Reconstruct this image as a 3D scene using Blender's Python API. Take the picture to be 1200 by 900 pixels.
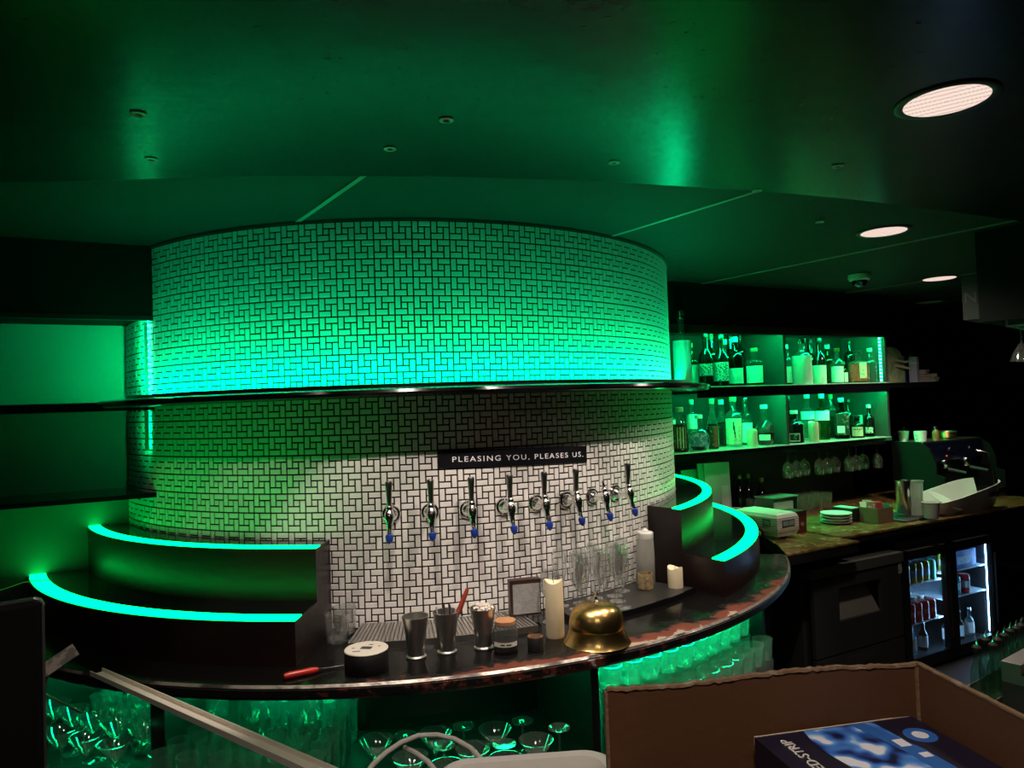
import bpy, math, random
from mathutils import Vector, Matrix
random.seed(7)
PI = math.pi
scn = bpy.context.scene
for o in list(bpy.data.objects): bpy.data.objects.remove(o)
COL = scn.collection
def R_(d): return math.radians(d)

# ------------------------------------------------------------------ camera
MOD = 0.075                              # one windmill tile module
RAD = 20.4113 * MOD                      # radius of the round tiled wall
CAM = Vector((0, -58.2776 * MOD, 0.90 + 11.2363 * MOD))
FPX, YAW, PITCH, ROLL = 839.08, .1392, .0298, -.0348
fw = Vector((math.sin(YAW)*math.cos(PITCH), math.cos(YAW)*math.cos(PITCH), math.sin(PITCH)))
r0 = Vector((math.cos(YAW), -math.sin(YAW), 0)); u0 = r0.cross(fw)
rt = math.cos(ROLL)*r0 + math.sin(ROLL)*u0
up = -math.sin(ROLL)*r0 + math.cos(ROLL)*u0
cd = bpy.data.cameras.new('camera'); cd.sensor_width = 36; cd.lens = FPX/1200*36; cd.clip_start = .02
cam = bpy.data.objects.new('camera', cd); COL.objects.link(cam)
cam.matrix_world = Matrix(((rt.x, up.x, -fw.x, CAM.x), (rt.y, up.y, -fw.y, CAM.y), (rt.z, up.z, -fw.z, CAM.z), (0, 0, 0, 1)))
scn.camera = cam

# ------------------------------------------------------------------ world and exposure
w = bpy.data.worlds.new('night'); scn.world = w; w.use_nodes = True
w.node_tree.nodes['Background'].inputs[0].default_value = (.25, .30, .28, 1)
w.node_tree.nodes['Background'].inputs[1].default_value = .004
vs = scn.view_settings
vs.view_transform = 'Standard'; vs.look = 'None'; vs.gamma = 1; vs.exposure = 0; vs.use_curve_mapping = False

# light levels (used by the lamp builders below)
GREEN_HID = (0.0, 1.0, .32)      # led tape that the shelves hide
GREEN_VIS = (0.0, 1.0, .112)      # led diffusers in view
P_RING, P_STEP, P_NICHE, P_UNDER = 108, 7.2, 280, 36
P_SPOT, P_DOWN = 74, 16
WARM = (1.0, .84, .72)

# ------------------------------------------------------------------ frames
def ray(x, y): return (fw + (x-600)/FPX*rt - (y-450)/FPX*up).normalized()
def at(x, y, z):                 # photo pixel to the point on the level plane z
    d = ray(x, y); return CAM + d*((z-CAM.z)/d.z)
def pol(r, az, z): a = R_(az); return Vector((r*math.sin(a), -r*math.cos(a), z))
AB = R_(20); EB = Vector((math.cos(AB), math.sin(AB), 0)); NB = Vector((-math.sin(AB), math.cos(AB), 0))
def bk(s, n, z): return EB*s + NB*n + Vector((0, 0, z))     # frame of the straight back bar
def on_n(x, y, n):               # photo pixel to (s, z) on the back bar plane n
    d = ray(x, y); p = CAM + d*((n - CAM.dot(NB))/d.dot(NB)); return p.dot(EB), p.z
def face_cam(p): return math.atan2(CAM.x-p.x, -(CAM.y-p.y))

# ------------------------------------------------------------------ materials
MATS = {}
def mat(name, col=(.5, .5, .5), rough=.5, metal=0, spec=.5, bump=None, var=None, emit=None, estr=1, coat=0):
    if name in MATS: return MATS[name]
    m = bpy.data.materials.new(name); m.use_nodes = True; nt = m.node_tree; b = nt.nodes['Principled BSDF']
    b.inputs['Base Color'].default_value = (*col, 1); b.inputs['Roughness'].default_value = rough
    b.inputs['Metallic'].default_value = metal; b.inputs['Specular IOR Level'].default_value = spec
    b.inputs['Coat Weight'].default_value = coat
    if emit:
        b.inputs['Emission Color'].default_value = (*emit, 1); b.inputs['Emission Strength'].default_value = estr
    if var or bump:
        tc = nt.nodes.new('ShaderNodeTexCoord')
    if var:                       # (scale, second colour, low, high)
        n = nt.nodes.new('ShaderNodeTexNoise'); n.inputs['Scale'].default_value = var[0]; n.inputs['Detail'].default_value = 5
        nt.links.new(tc.outputs['Object'], n.inputs['Vector'])
        r = nt.nodes.new('ShaderNodeValToRGB'); e = r.color_ramp.elements
        e[0].position = var[2]; e[0].color = (*col, 1); e[1].position = var[3]; e[1].color = (*var[1], 1)
        nt.links.new(n.outputs['Fac'], r.inputs['Fac']); nt.links.new(r.outputs['Color'], b.inputs['Base Color'])
    if bump:                      # (scale, strength)
        n2 = nt.nodes.new('ShaderNodeTexNoise'); n2.inputs['Scale'].default_value = bump[0]; n2.inputs['Detail'].default_value = 4
        nt.links.new(tc.outputs['Object'], n2.inputs['Vector'])
        bp = nt.nodes.new('ShaderNodeBump'); bp.inputs['Strength'].default_value = bump[1]; bp.inputs['Distance'].default_value = .01
        nt.links.new(n2.outputs['Fac'], bp.inputs['Height']); nt.links.new(bp.outputs['Normal'], b.inputs['Normal'])
    MATS[name] = m; return m
def emis(name, col, s):
    if name in MATS: return MATS[name]
    m = bpy.data.materials.new(name); m.use_nodes = True; nt = m.node_tree; nt.nodes.clear()
    e = nt.nodes.new('ShaderNodeEmission'); e.inputs[0].default_value = (*col, 1); e.inputs[1].default_value = s
    o = nt.nodes.new('ShaderNodeOutputMaterial'); nt.links.new(e.outputs[0], o.inputs[0]); MATS[name] = m; return m
def glass(name, tint=(.93, .96, .95), refl=1.0, rough=.03, milk=0.0, milkcol=(.8, .8, .8)):
    """thin glass: tinted see-through plus Fresnel gloss, a little milky scatter"""
    if name in MATS: return MATS[name]
    m = bpy.data.materials.new(name); m.use_nodes = True; nt = m.node_tree; nt.nodes.clear(); L = nt.links.new
    t = nt.nodes.new('ShaderNodeBsdfTransparent'); t.inputs[0].default_value = (*tint, 1)
    g = nt.nodes.new('ShaderNodeBsdfGlossy'); g.inputs['Roughness'].default_value = rough; g.inputs[0].default_value = (1, 1, 1, 1)
    f = nt.nodes.new('ShaderNodeFresnel'); gm = nt.nodes.new('ShaderNodeNewGeometry')
    io = nt.nodes.new('ShaderNodeMapRange'); io.inputs[3].default_value = 1.5; io.inputs[4].default_value = 1/1.5
    L(gm.outputs['Backfacing'], io.inputs[0]); L(io.outputs[0], f.inputs[0])
    mu = nt.nodes.new('ShaderNodeMath'); mu.operation = 'MULTIPLY'; mu.inputs[1].default_value = refl; mu.use_clamp = True
    L(f.outputs[0], mu.inputs[0]); mx = nt.nodes.new('ShaderNodeMixShader')
    L(mu.outputs[0], mx.inputs[0]); L(g.outputs[0], mx.inputs[2])
    if milk:
        d = nt.nodes.new('ShaderNodeBsdfDiffuse'); d.inputs[0].default_value = (*milkcol, 1)
        tr = nt.nodes.new('ShaderNodeBsdfTranslucent'); tr.inputs[0].default_value = (*milkcol, 1)
        m0 = nt.nodes.new('ShaderNodeMixShader'); m0.inputs[0].default_value = .5; L(d.outputs[0], m0.inputs[1]); L(tr.outputs[0], m0.inputs[2])
        m1 = nt.nodes.new('ShaderNodeMixShader'); m1.inputs[0].default_value = milk; L(t.outputs[0], m1.inputs[1]); L(m0.outputs[0], m1.inputs[2])
        L(m1.outputs[0], mx.inputs[1])
    else: L(t.outputs[0], mx.inputs[1])
    o = nt.nodes.new('ShaderNodeOutputMaterial'); L(mx.outputs[0], o.inputs[0]); MATS[name] = m; return m

M_tile = mat('tile_glaze', (.74, .72, .69), .28, bump=(60, .04))
M_grout = mat('dark_grout', (.012, .012, .012), .9)
M_black = mat('black_paint', (.008, .008, .008), .45, bump=(30, .08))
M_blackgloss = mat('black_gloss', (.006, .006, .007), .12, bump=(14, .05), spec=.6)
M_soffit = mat('black_matt', (.006, .006, .006), .9, spec=.1)
M_brown = mat('dark_brown_paint', (.016, .0065, .005), .34, bump=(25, .12), var=(3, (.009, .004, .0035), .3, .7))
M_niche = mat('niche_paint', (.20, .205, .20), .55, bump=(8, .05))
M_steel = mat('brushed_steel', (.68, .66, .63), .33, 1, bump=(40, .05))
M_chrome = mat('chrome', (.80, .79, .77), .17, 1)
M_dkmetal = mat('dark_metal', (.30, .29, .28), .3, 1)
M_brass = mat('polished_brass', (.66, .46, .16), .27, 1, bump=(12, .04), var=(9, (.45, .30, .10), .4, .75))
M_wax = mat('candle_wax', (.80, .70, .47), .5, bump=(10, .05))
M_white = mat('white_plastic', (.72, .70, .66), .35)
M_red = mat('red_plastic', (.55, .03, .02), .3)
M_blue = mat('blue_rubber', (.01, .04, .30), .4)
M_card = mat('cardboard', (.115, .044, .014), .8, bump=(60, .1), var=(5, (.085, .032, .010), .35, .7))
M_cardedge = mat('cardboard_edge', (.22, .13, .07), .9, bump=(120, .4), var=(30, (.45, .36, .27), .55, .7))
M_glass = glass('clear_glass', (.97, .98, .975), 2.3, .07, .05, (.85, .85, .83))
M_glassrack = glass('rack_glass', (.93, .975, .955), 2.6, .07, .025, (.85, .95, .9))
M_pane = glass('door_pane', (.9, .93, .95), 1.0, .02)
M_frost = glass('frosted_plastic', (.85, .85, .82), .6, .3, .55, (.6, .6, .56))
M_led = emis('led_diffuser', GREEN_VIS, P_STEP)
M_ledring = emis('led_tape_shelf', GREEN_HID, P_RING)
M_lednic = emis('led_tape_niche', (0, 1, .24), P_NICHE)
M_ledund = emis('led_tape_under_counter', (0, 1, .33), P_UNDER)
M_dot = emis('led_diode', (.12, 1, .62), 30)
M_tapebase = mat('led_tape_base', (.25, .35, .3), .5)

# worn counter paint, ceiling paint, marble-like wood
def node_mat(name, build):
    m = bpy.data.materials.new(name); m.use_nodes = True; nt = m.node_tree; build(nt, nt.nodes['Principled BSDF']); MATS[name] = m; return m
def ramp(nt, els, fac):
    r = nt.nodes.new('ShaderNodeValToRGB'); e = r.color_ramp.elements
    while len(e) < len(els): e.new(.5)
    for k, (p, c) in enumerate(els): e[k].position = p; e[k].color = (*c, 1)
    nt.links.new(fac, r.inputs['Fac']); return r.outputs['Color']
def noise(nt, vec, sc, det=5, rough=.55):
    n = nt.nodes.new('ShaderNodeTexNoise'); n.inputs['Scale'].default_value = sc; n.inputs['Detail'].default_value = det
    n.inputs['Roughness'].default_value = rough; nt.links.new(vec, n.inputs['Vector']); return n.outputs['Fac']
def math_(nt, op, a, b):
    m = nt.nodes.new('ShaderNodeMath'); m.operation = op
    for i, v in enumerate((a, b)):
        if isinstance(v, (int, float)): m.inputs[i].default_value = v
        else: nt.links.new(v, m.inputs[i])
    return m.outputs[0]
def bump_to(nt, b, h, s, d=.01):
    k = nt.nodes.new('ShaderNodeBump'); k.inputs['Strength'].default_value = s; k.inputs['Distance'].default_value = d
    nt.links.new(h, k.inputs['Height']); nt.links.new(k.outputs['Normal'], b.inputs['Normal'])
def b_counter(nt, b):
    tc = nt.nodes.new('ShaderNodeTexCoord').outputs['Object']
    sx = nt.nodes.new('ShaderNodeSeparateXYZ'); nt.links.new(tc, sx.inputs[0])
    rr = math_(nt, 'SQRT', math_(nt, 'ADD', math_(nt, 'MULTIPLY', sx.outputs[0], sx.outputs[0]), math_(nt, 'MULTIPLY', sx.outputs[1], sx.outputs[1])), 0)
    # the worn rim lies along the bartender's side of the counter, right of its middle
    rim = math_(nt, 'MULTIPLY', math_(nt, 'SUBTRACT', rr, 1.955), 3.2)
    side = math_(nt, 'MULTIPLY', math_(nt, 'ABSOLUTE', math_(nt, 'SUBTRACT', sx.outputs[0], .88), 0), .30)
    n = noise(nt, tc, 7, 8, .7)
    k = math_(nt, 'SUBTRACT', math_(nt, 'ADD', n, rim), side)
    c = ramp(nt, [(0, (.0045, .0042, .004)), (.655, (.006, .0055, .005)), (.665, (.11, .026, .012)), (.84, (.15, .036, .016)), (.86, (.34, .27, .2))], k)
    nt.links.new(c, b.inputs['Base Color'])
    nt.links.new(ramp(nt, [(0, (.13,)*3), (.5, (.16,)*3), (.66, (.55,)*3)], k), b.inputs['Roughness'])
    b.inputs['Specular IOR Level'].default_value = .35; bump_to(nt, b, n, .12)
M_counter = node_mat('worn_black_counter', b_counter)
def b_edge(nt, b):
    tc = nt.nodes.new('ShaderNodeTexCoord').outputs['Object']
    sx = nt.nodes.new('ShaderNodeSeparateXYZ'); nt.links.new(tc, sx.inputs[0])
    n = noise(nt, tc, 22, 7, .7)
    side = math_(nt, 'MULTIPLY', math_(nt, 'ABSOLUTE', math_(nt, 'SUBTRACT', sx.outputs[0], .5), 0), .13)
    k = math_(nt, 'SUBTRACT', n, side)
    c = ramp(nt, [(0, (.008, .008, .008)), (.50, (.009, .008, .008)), (.515, (.13, .025, .014)), (.60, (.10, .03, .02)), (.615, (.40, .36, .31)), (1, (.42, .38, .33))], k)
    nt.links.new(c, b.inputs['Base Color']); b.inputs['Roughness'].default_value = .35; bump_to(nt, b, n, .2)
M_edge = node_mat('chipped_counter_edge', b_edge)
def b_ceil(nt, b):
    tc = nt.nodes.new('ShaderNodeTexCoord').outputs['Object']
    n = noise(nt, tc, 1.6, 6, .6)
    nt.links.new(ramp(nt, [(.3, (.007, .007, .0065)), (.7, (.014, .014, .013))], n), b.inputs['Base Color'])
    v = nt.nodes.new('ShaderNodeTexNoise'); v.inputs['Scale'].default_value = 44; v.inputs['Detail'].default_value = 3
    nt.links.new(tc, v.inputs['Vector'])
    h = ramp(nt, [(.70, (0, 0, 0)), (.76, (1, 1, 1))], v.outputs['Fac'])
    hb = math_(nt, 'ADD', math_(nt, 'MULTIPLY', noise(nt, tc, 5, 4), .6), math_(nt, 'MULTIPLY', h, .5))
    bump_to(nt, b, hb, .35, .012); b.inputs['Roughness'].default_value = .27; b.inputs['Specular IOR Level'].default_value = .09
M_ceil = node_mat('old_gloss_ceiling', b_ceil)
M_board = mat('ceiling_board_paint', (.011, .011, .0105), .75, bump=(10, .12), var=(2.2, (.008, .008, .008), .35, .7), spec=.25)
def b_wood(nt, b):
    tc = nt.nodes.new('ShaderNodeTexCoord').outputs['Object']
    n = noise(nt, tc, 16, 8, .7)
    nt.links.new(ramp(nt, [(.28, (.025, .014, .005)), (.46, (.15, .085, .025)), (.58, (.26, .17, .055)), (.72, (.48, .36, .17))], n), b.inputs['Base Color'])
    b.inputs['Roughness'].default_value = .22; bump_to(nt, b, n, .08)
M_wood = node_mat('mottled_worktop', b_wood)

# ------------------------------------------------------------------ mesh helpers
class MB:
    def __init__(s): s.v = []; s.f = []
    def add(s, v, f):
        o = len(s.v); s.v += [tuple(p) for p in v]; s.f += [[i+o for i in q] for q in f]; return s
    def box(s, a, b, rot=None, org=(0, 0, 0)):
        v = [(x, y, z) for z in (a[2], b[2]) for y in (a[1], b[1]) for x in (a[0], b[0])]
        if rot: v = [tuple(rot @ Vector(p) + Vector(org)) for p in v]
        return s.add(v, [[0, 2, 3, 1], [4, 5, 7, 6], [0, 1, 5, 4], [2, 6, 7, 3], [0, 4, 6, 2], [1, 3, 7, 5]])
    def rbox(s, a, b, c):          # box with chamfered edges: three nested rings per axis
        x0, y0, z0 = a; x1, y1, z1 = b
        def ring(z, i): return [(x0+i+c, y0+i, z), (x1-i-c, y0+i, z), (x1-i, y0+i+c, z), (x1-i, y1-i-c, z), (x1-i-c, y1-i, z), (x0+i+c, y1-i, z), (x0+i, y1-i-c, z), (x0+i, y0+i+c, z)]
        R = [ring(z0, c), ring(z0+c, 0), ring(z1-c, 0), ring(z1, c)]
        v = sum(R, []); f = [[7, 6, 5, 4, 3, 2, 1, 0], list(range(24, 32))]
        for k in range(3):
            for i in range(8): j = (i+1) % 8; f.append([k*8+i, k*8+j, k*8+8+j, k*8+8+i])
        return s.add(v, f)
    def lathe(s, prof, seg=20, org=(0, 0, 0), axis=None, cap=True, sq=None):
        """prof: (radius, height) list; axis: direction, default up; sq: superellipse exponent for square bottles"""
        ax = Vector(axis).normalized() if axis else Vector((0, 0, 1))
        q = Vector((0, 0, 1)).rotation_difference(ax); o = Vector(org); v = []; f = []
        for (r, h) in prof:
            for i in range(seg):
                t = 2*PI*(i+.5)/seg; cx, cy = math.cos(t), math.sin(t); k = 1
                if sq: k = 1/((abs(cx)**sq + abs(cy)**sq)**(1/sq)) 
                v.append(q @ Vector((r*k*cx, r*k*cy, h)) + o)
        n = len(prof)
        for k in range(n-1):
            for i in range(seg): j = (i+1) % seg; f.append([k*seg+i, k*seg+j, (k+1)*seg+j, (k+1)*seg+i])
        if cap:
            if prof[0][0] > 1e-5: f.append(list(range(seg))[::-1])
            if prof[-1][0] > 1e-5: f.append([(n-1)*seg+i for i in range(seg)])
        return s.add(v, f)
    def tube(s, pts, r, seg=8, r2=None):
        P = [Vector(p) for p in pts]; n = len(P); v = []; f = []
        for k in range(n):
            d = (P[min(k+1, n-1)] - P[max(k-1, 0)]).normalized()
            a = d.cross(Vector((0, 0, 1)))
            if a.length < 1e-3: a = d.cross(Vector((0, 1, 0)))
            a.normalize(); b = d.cross(a); rr = r if r2 is None else r + (r2-r)*k/(n-1)
            for i in range(seg): t = 2*PI*i/seg; v.append(P[k] + a*math.cos(t)*rr + b*math.sin(t)*rr)
        for k in range(n-1):
            for i in range(seg): j = (i+1) % seg; f.append([k*seg+i, k*seg+j, (k+1)*seg+j, (k+1)*seg+i])
        f.append(list(range(seg))[::-1]); f.append([(n-1)*seg+i for i in range(seg)])
        return s.add(v, f)
    def ann(s, ra, rb, a0, a1, z0, z1, n=40, close=True):
        """annular sector about the drum axis, azimuth in degrees"""
        v = []; f = []
        for k in range(n+1):
            a = a0 + (a1-a0)*k/n
            for (r, z) in ((ra, z0), (rb, z0), (rb, z1), (ra, z1)): v.append(pol(r, a, z))
        for k in range(n):
            for i in range(4): j = (i+1) % 4; f.append([k*4+i, k*4+4+i, k*4+4+j, k*4+j])
        if close: f += [[0, 1, 2, 3], [n*4+3, n*4+2, n*4+1, n*4]]
        return s.add(v, f)
    def annprof(s, prof, a0, a1, n=60):
        """closed profile of (r, z) swept about the drum axis"""
        m = len(prof); v = []; f = []
        for k in range(n+1):
            a = a0 + (a1-a0)*k/n
            for (r, z) in prof: v.append(pol(r, a, z))
        for k in range(n):
            for i in range(m): j = (i+1) % m; f.append([k*m+i, k*m+m+i, k*m+m+j, k*m+j])
        f += [list(range(m)), [n*m+i for i in range(m)][::-1]]
        return s.add(v, f)
    def prism(s, poly, z0, z1):
        n = len(poly); v = [(x, y, z0) for x, y in poly] + [(x, y, z1) for x, y in poly]
        f = [list(range(n))[::-1], [n+i for i in range(n)]]
        for i in range(n): j = (i+1) % n; f.append([i, j, n+j, n+i])
        return s.add(v, f)
    def patch(s, r, a0, a1, z0, z1, n=8, sq=None):
        """label: bent patch on the -y side of a bottle, degrees from -y"""
        v = []; f = []
        for k in range(n+1):
            a = R_(a0 + (a1-a0)*k/n); cx, cy = math.sin(a), -math.cos(a); kk = 1
            if sq: kk = 1/((abs(cx)**sq + abs(cy)**sq)**(1/sq))
            for z in (z0, z1): v.append((r*kk*cx, r*kk*cy, z))
        for k in range(n): f.append([2*k, 2*k+2, 2*k+3, 2*k+1])
        return s.add(v, f)
    def mesh(s, name, m, smooth=38):
        me = bpy.data.meshes.new(name); me.from_pydata(s.v, [], s.f); me.validate()
        import bmesh
        b = bmesh.new(); b.from_mesh(me); bmesh.ops.recalc_face_normals(b, faces=b.faces); b.to_mesh(me); b.free()
        if smooth:
            for p in me.polygons: p.use_smooth = True
            me.set_sharp_from_angle(angle=R_(smooth))
        if m: me.materials.append(m)
        return me
    def build(s, name, m, parent=None, loc=None, rz=None, smooth=38):
        o = bpy.data.objects.new(name, s.mesh(name, m, smooth)); COL.objects.link(o)
        if parent: o.parent = parent
        if loc is not None: o.location = loc
        if rz is not None: o.rotation_euler = (0, 0, rz)
        return o
def tag(o, label, cat, group=None):
    o['label'] = label; o['category'] = cat
    if group: o['group'] = group
    return o
def struct(o, label=None):
    o['kind'] = 'structure'
    if label: o['label'] = label
    return o
def thing(name, label, cat, loc=(0, 0, 0), rz=0, group=None):
    o = bpy.data.objects.new(name, None); COL.objects.link(o); o.empty_display_size = .05
    o.location = loc; o.rotation_euler = (0, 0, rz); return tag(o, label, cat, group)
def dup(root, loc, rz, label=None, group=None):
    r = root.copy(); COL.objects.link(r); r.location = loc; r.rotation_euler = (root.rotation_euler.x, root.rotation_euler.y, rz)
    if label: r['label'] = label
    if group: r['group'] = group
    for ch in list(root.children):
        c = ch.copy(); COL.objects.link(c); c.parent = r
        for g in list(ch.children):
            d = g.copy(); COL.objects.link(d); d.parent = c
    return r
def text_mesh(txt, size, ex=.0006, spacing=1.0):
    cu = bpy.data.curves.new('lettering', 'FONT'); cu.body = txt; cu.size = size; cu.extrude = ex; cu.align_x = 'CENTER'; cu.align_y = 'CENTER'; cu.space_character = spacing
    t = bpy.data.objects.new('lettering_tmp', cu); COL.objects.link(t)
    bpy.context.view_layer.update()
    me = bpy.data.meshes.new_from_object(t.evaluated_get(bpy.context.evaluated_depsgraph_get()))
    bpy.data.objects.remove(t); return me
def text_obj(txt, size, m, parent, loc, rot, spacing=1.0, name='lettering'):
    me = text_mesh(txt, size, spacing=spacing); me.materials.clear(); me.materials.append(m)
    o = bpy.data.objects.new(name, me); COL.objects.link(o); o.parent = parent; o.location = loc; o.rotation_euler = rot; return o
def spot(name, loc, target, power, angle, size=.03, blend=.35, parent=None, col=WARM):
    l = bpy.data.lights.new(name, 'SPOT'); l.energy = power; l.color = col; l.spot_size = R_(angle); l.spot_blend = blend; l.shadow_soft_size = size
    o = bpy.data.objects.new(name, l); COL.objects.link(o)
    d = (Vector(target) - Vector(loc)).normalized(); o.rotation_euler = d.to_track_quat('-Z', 'Y').to_euler()
    if parent: o.parent = parent; o.location = Vector(loc) - Vector(parent.location)
    else: o.location = loc
    return o

# ================================================================== STRUCTURE
ZT = 0.90                      # counter top
ZCEIL = 2.487
TOPZ = CAM.z + 9.949*MOD       # top line of the tiles
L0Z = CAM.z - .2363*MOD        # a tile line just under the shelf
TH0 = -.1838

struct(MB().box((-6, -9, -.05), (9, 6, 0)).build('floor', mat('floor_tiles_dark', (.03, .028, .026), .5, bump=(6, .1))))
# near, glossy ceiling with its front edge, and the boards beyond it
edge = [(-6, -1.75), (-3, -1.86), (-1.08, -2.0), (-.46, -2.075), (.12, -2.086), (.6, -2.057), (.96, -2.005), (1.3, -1.95), (1.7, -1.86), (2.42, -1.64), (4.2, -1.05), (9, .6)]
ceil = struct(MB().prism([(9, -9)] + edge[::-1] + [(-6, -9)], ZCEIL-.002, ZCEIL+.010).build('ceiling', M_ceil, smooth=0))
DJ = Vector((-.455, .89, 0)).normalized(); QJ = Vector((DJ.y, -DJ.x, 0))
joints = [-5.2, -3.75, -2.4, -1.052, .262, 1.735, 3.15, 4.6, 6.1, 7.6]
rotj = Matrix((( QJ.x, DJ.x, 0), (QJ.y, DJ.y, 0), (0, 0, 1)))
for a, b in zip(joints[:-1], joints[1:]):
    dz = random.uniform(-.0015, .0015)
    MB().box((a+.004, -4.2, ZCEIL+.012+dz), (b-.004, 5, ZCEIL+.03), rotj).build('ceiling_board', M_board, ceil, smooth=0)
for q in joints[1:-1]:
    MB().box((q-.009, -4.2, ZCEIL+.0075), (q+.009, 5, ZCEIL+.016), rotj).build('joint_strip', mat('joint_strip', (.14, .14, .13), .45), ceil, smooth=0)
MB().box((-9, -9, ZCEIL+.031), (10, 8, ZCEIL+.06)).build('roof_slab', M_soffit, ceil, smooth=0)

# ---- the round tiled wall
drum = struct(MB().lathe([(RAD-.0045, ZT-.9), (RAD-.0045, ZCEIL+.012)], 120, cap=False).build('wall_round', M_grout), 'round wall of small white windmill tiles set in dark grout')
MB().annprof([(RAD-.004, TOPZ+.001), (RAD+.010, TOPZ+.001), (RAD+.012, ZCEIL+.012), (RAD-.004, ZCEIL+.012)], -125, 125, 120).build('top_trim', M_black, drum)
U = MOD/3; G = .0030           # unit cell and half a joint
def tile_mesh(w_, h_):
    c = .0009; d = .0045; b = MB(); x, z = w_/2-G, h_/2-G
    lo = [(-x, 0, -z), (x, 0, -z), (x, 0, z), (-x, 0, z)]; mi = [(p[0], -d+c, p[2]) for p in lo]
    hi = [(-x+c, -d, -z+c), (x-c, -d, -z+c), (x-c, -d, z-c), (-x+c, -d, z-c)]
    b.add(lo+mi+hi, [[i, (i+1) % 4, 4+(i+1) % 4, 4+i] for i in range(4)] + [[4+i, 4+(i+1) % 4, 8+(i+1) % 4, 8+i] for i in range(4)] + [[8, 9, 10, 11]])
    return b
PIECES = [(.5, 2.0, 1, 2), (2.0, 2.5, 2, 1), (1.5, 1.5, 1, 1), (2.5, 1.0, 1, 2), (1.0, .5, 2, 1)]   # centre x, z, width, height in cells
TB = {k: tile_mesh(k[0]*U, k[1]*U) for k in ((1, 2), (2, 1), (1, 1))}
TM = {k: b.mesh('tile', M_tile, 0) for k, b in TB.items()}
mods = []
for c in range(-28, 32):
    for j in range(9): mods.append((c, TOPZ - (j+1)*MOD))
    for j in range(-1, 11): mods.append((c, L0Z - (j+1)*MOD))
def mod_center(m):
    a = TH0 + (m[0]+.5)*MOD/RAD; return Vector((RAD*math.sin(a), -RAD*math.cos(a), m[1]+MOD/2)), a
def clear_view(m):
    p, a = mod_center(m); z = m[1]
    if z < .95 or (1.68 < z < 1.83): return False
    if z < 1.26 and (a < R_(-10) or a > R_(40)): return False
    if 1.44 < z < 1.58 and R_(2) < a < R_(30): return False
    return True
near = sorted([m for m in mods if clear_view(m)], key=lambda m: (mod_center(m)[0]-CAM).length)[:60]
near = set(near); rest = MB(); tr = random.Random(3)
for m in mods:
    p, a = mod_center(m)
    for (cx, cz, wu, hu) in PIECES:
        t = TH0 + m[0]*MOD/RAD + cx*U/RAD; rr = RAD - .0045 + tr.uniform(-.0004, .0005)
        loc = Vector((rr*math.sin(t), -rr*math.cos(t), m[1]+cz*U))
        if m in near:
            o = bpy.data.objects.new('tile', TM[(wu, hu)]); COL.objects.link(o); o.parent = drum; o.location = loc
            o.rotation_euler = (tr.gauss(0, .008), 0, t + tr.gauss(0, .008))
        else:
            rm = Matrix.Rotation(t + tr.gauss(0, .008), 3, 'Z') @ Matrix.Rotation(tr.gauss(0, .008), 3, 'X')
            rest.add([rm @ Vector(v) + loc for v in TB[(wu, hu)].v], TB[(wu, hu)].f)
o = rest.build('tile_field', M_tile, drum, smooth=0); o['kind'] = 'stuff'

# ---- straight back bar left and right of the round wall
RB = Matrix.Rotation(AB, 3, 'Z')
def bkbox(mb, s0, s1, n0, n1, z0, z1): return mb.box((s0, n0, z0), (s1, n1, z1), RB)
NF, NW = -.60, -.20
LEFT_END, RIGHT_END = -4.2, 6.2
struct(bkbox(MB(), LEFT_END, -1.30, NW, NW+.1, 0, 2.19).build('wall_left', M_niche))
struct(bkbox(MB(), LEFT_END, -1.25, NF, NW+.1, 2.19, ZCEIL+.012).build('trim_1', M_soffit), 'black soffit over the left wall recess')
struct(bkbox(MB(), LEFT_END, -1.30, NF-.004, NF+.02, 2.170, 2.19).build('trim_2', M_black), 'black lip under the left soffit')
struct(bkbox(MB(), 1.30, 3.72, NW, NW+.1, 0, 2.2).build('wall_back', mat('back_panel_dark', (.02, .022, .02), .6)))
struct(bkbox(MB(), 1.25, 3.72, NF+.03, NW+.1, 2.225, ZCEIL+.012).build('trim_3', M_soffit), 'black soffit over the bottle shelves')
struct(bkbox(MB(), 3.72, RIGHT_END, .5, .6, 0, ZCEIL+.012).build('wall_far', M_soffit))
struct(bkbox(MB(), RIGHT_END, RIGHT_END+.1, -6, .6, 0, ZCEIL+.012).build('wall_right', M_soffit))

# ---- shelves on the left
def straight_shelf(name, s0, s1, z0, z1, m, label, nf=NF):
    return tag(bkbox(MB(), s0, s1, nf, NW, z0, z1).build(name, m), label, 'shelf')
straight_shelf('wall_shelf', -4.1, -1.30, 1.778, 1.815, M_blackgloss, 'thick black straight shelf running left from the round wall')
straight_shelf('wall_shelf', -4.1, -1.365, 1.396, 1.416, M_blackgloss, 'thin black lower shelf ending against the round wall')
# ring shelf with its hidden led tape
ring = thing('ring_shelf', 'glossy black curved shelf wrapping the round tiled wall', 'shelf')
MB().annprof([(RAD-.002, 1.79), (1.725, 1.79), (1.738, 1.796), (1.742, 1.806), (1.738, 1.816), (1.725, 1.822), (RAD-.002, 1.822)], -49.5, 89.5, 110).build('board', M_blackgloss, ring)
MB().ann(1.618, 1.634, -47, 87, 1.822, 1.829, 110).build('led_tape', M_ledring, ring)
MB().ann(1.634, 1.646, -47, 87, 1.822, 1.840, 110).build('led_channel', M_dkmetal, ring)

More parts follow.
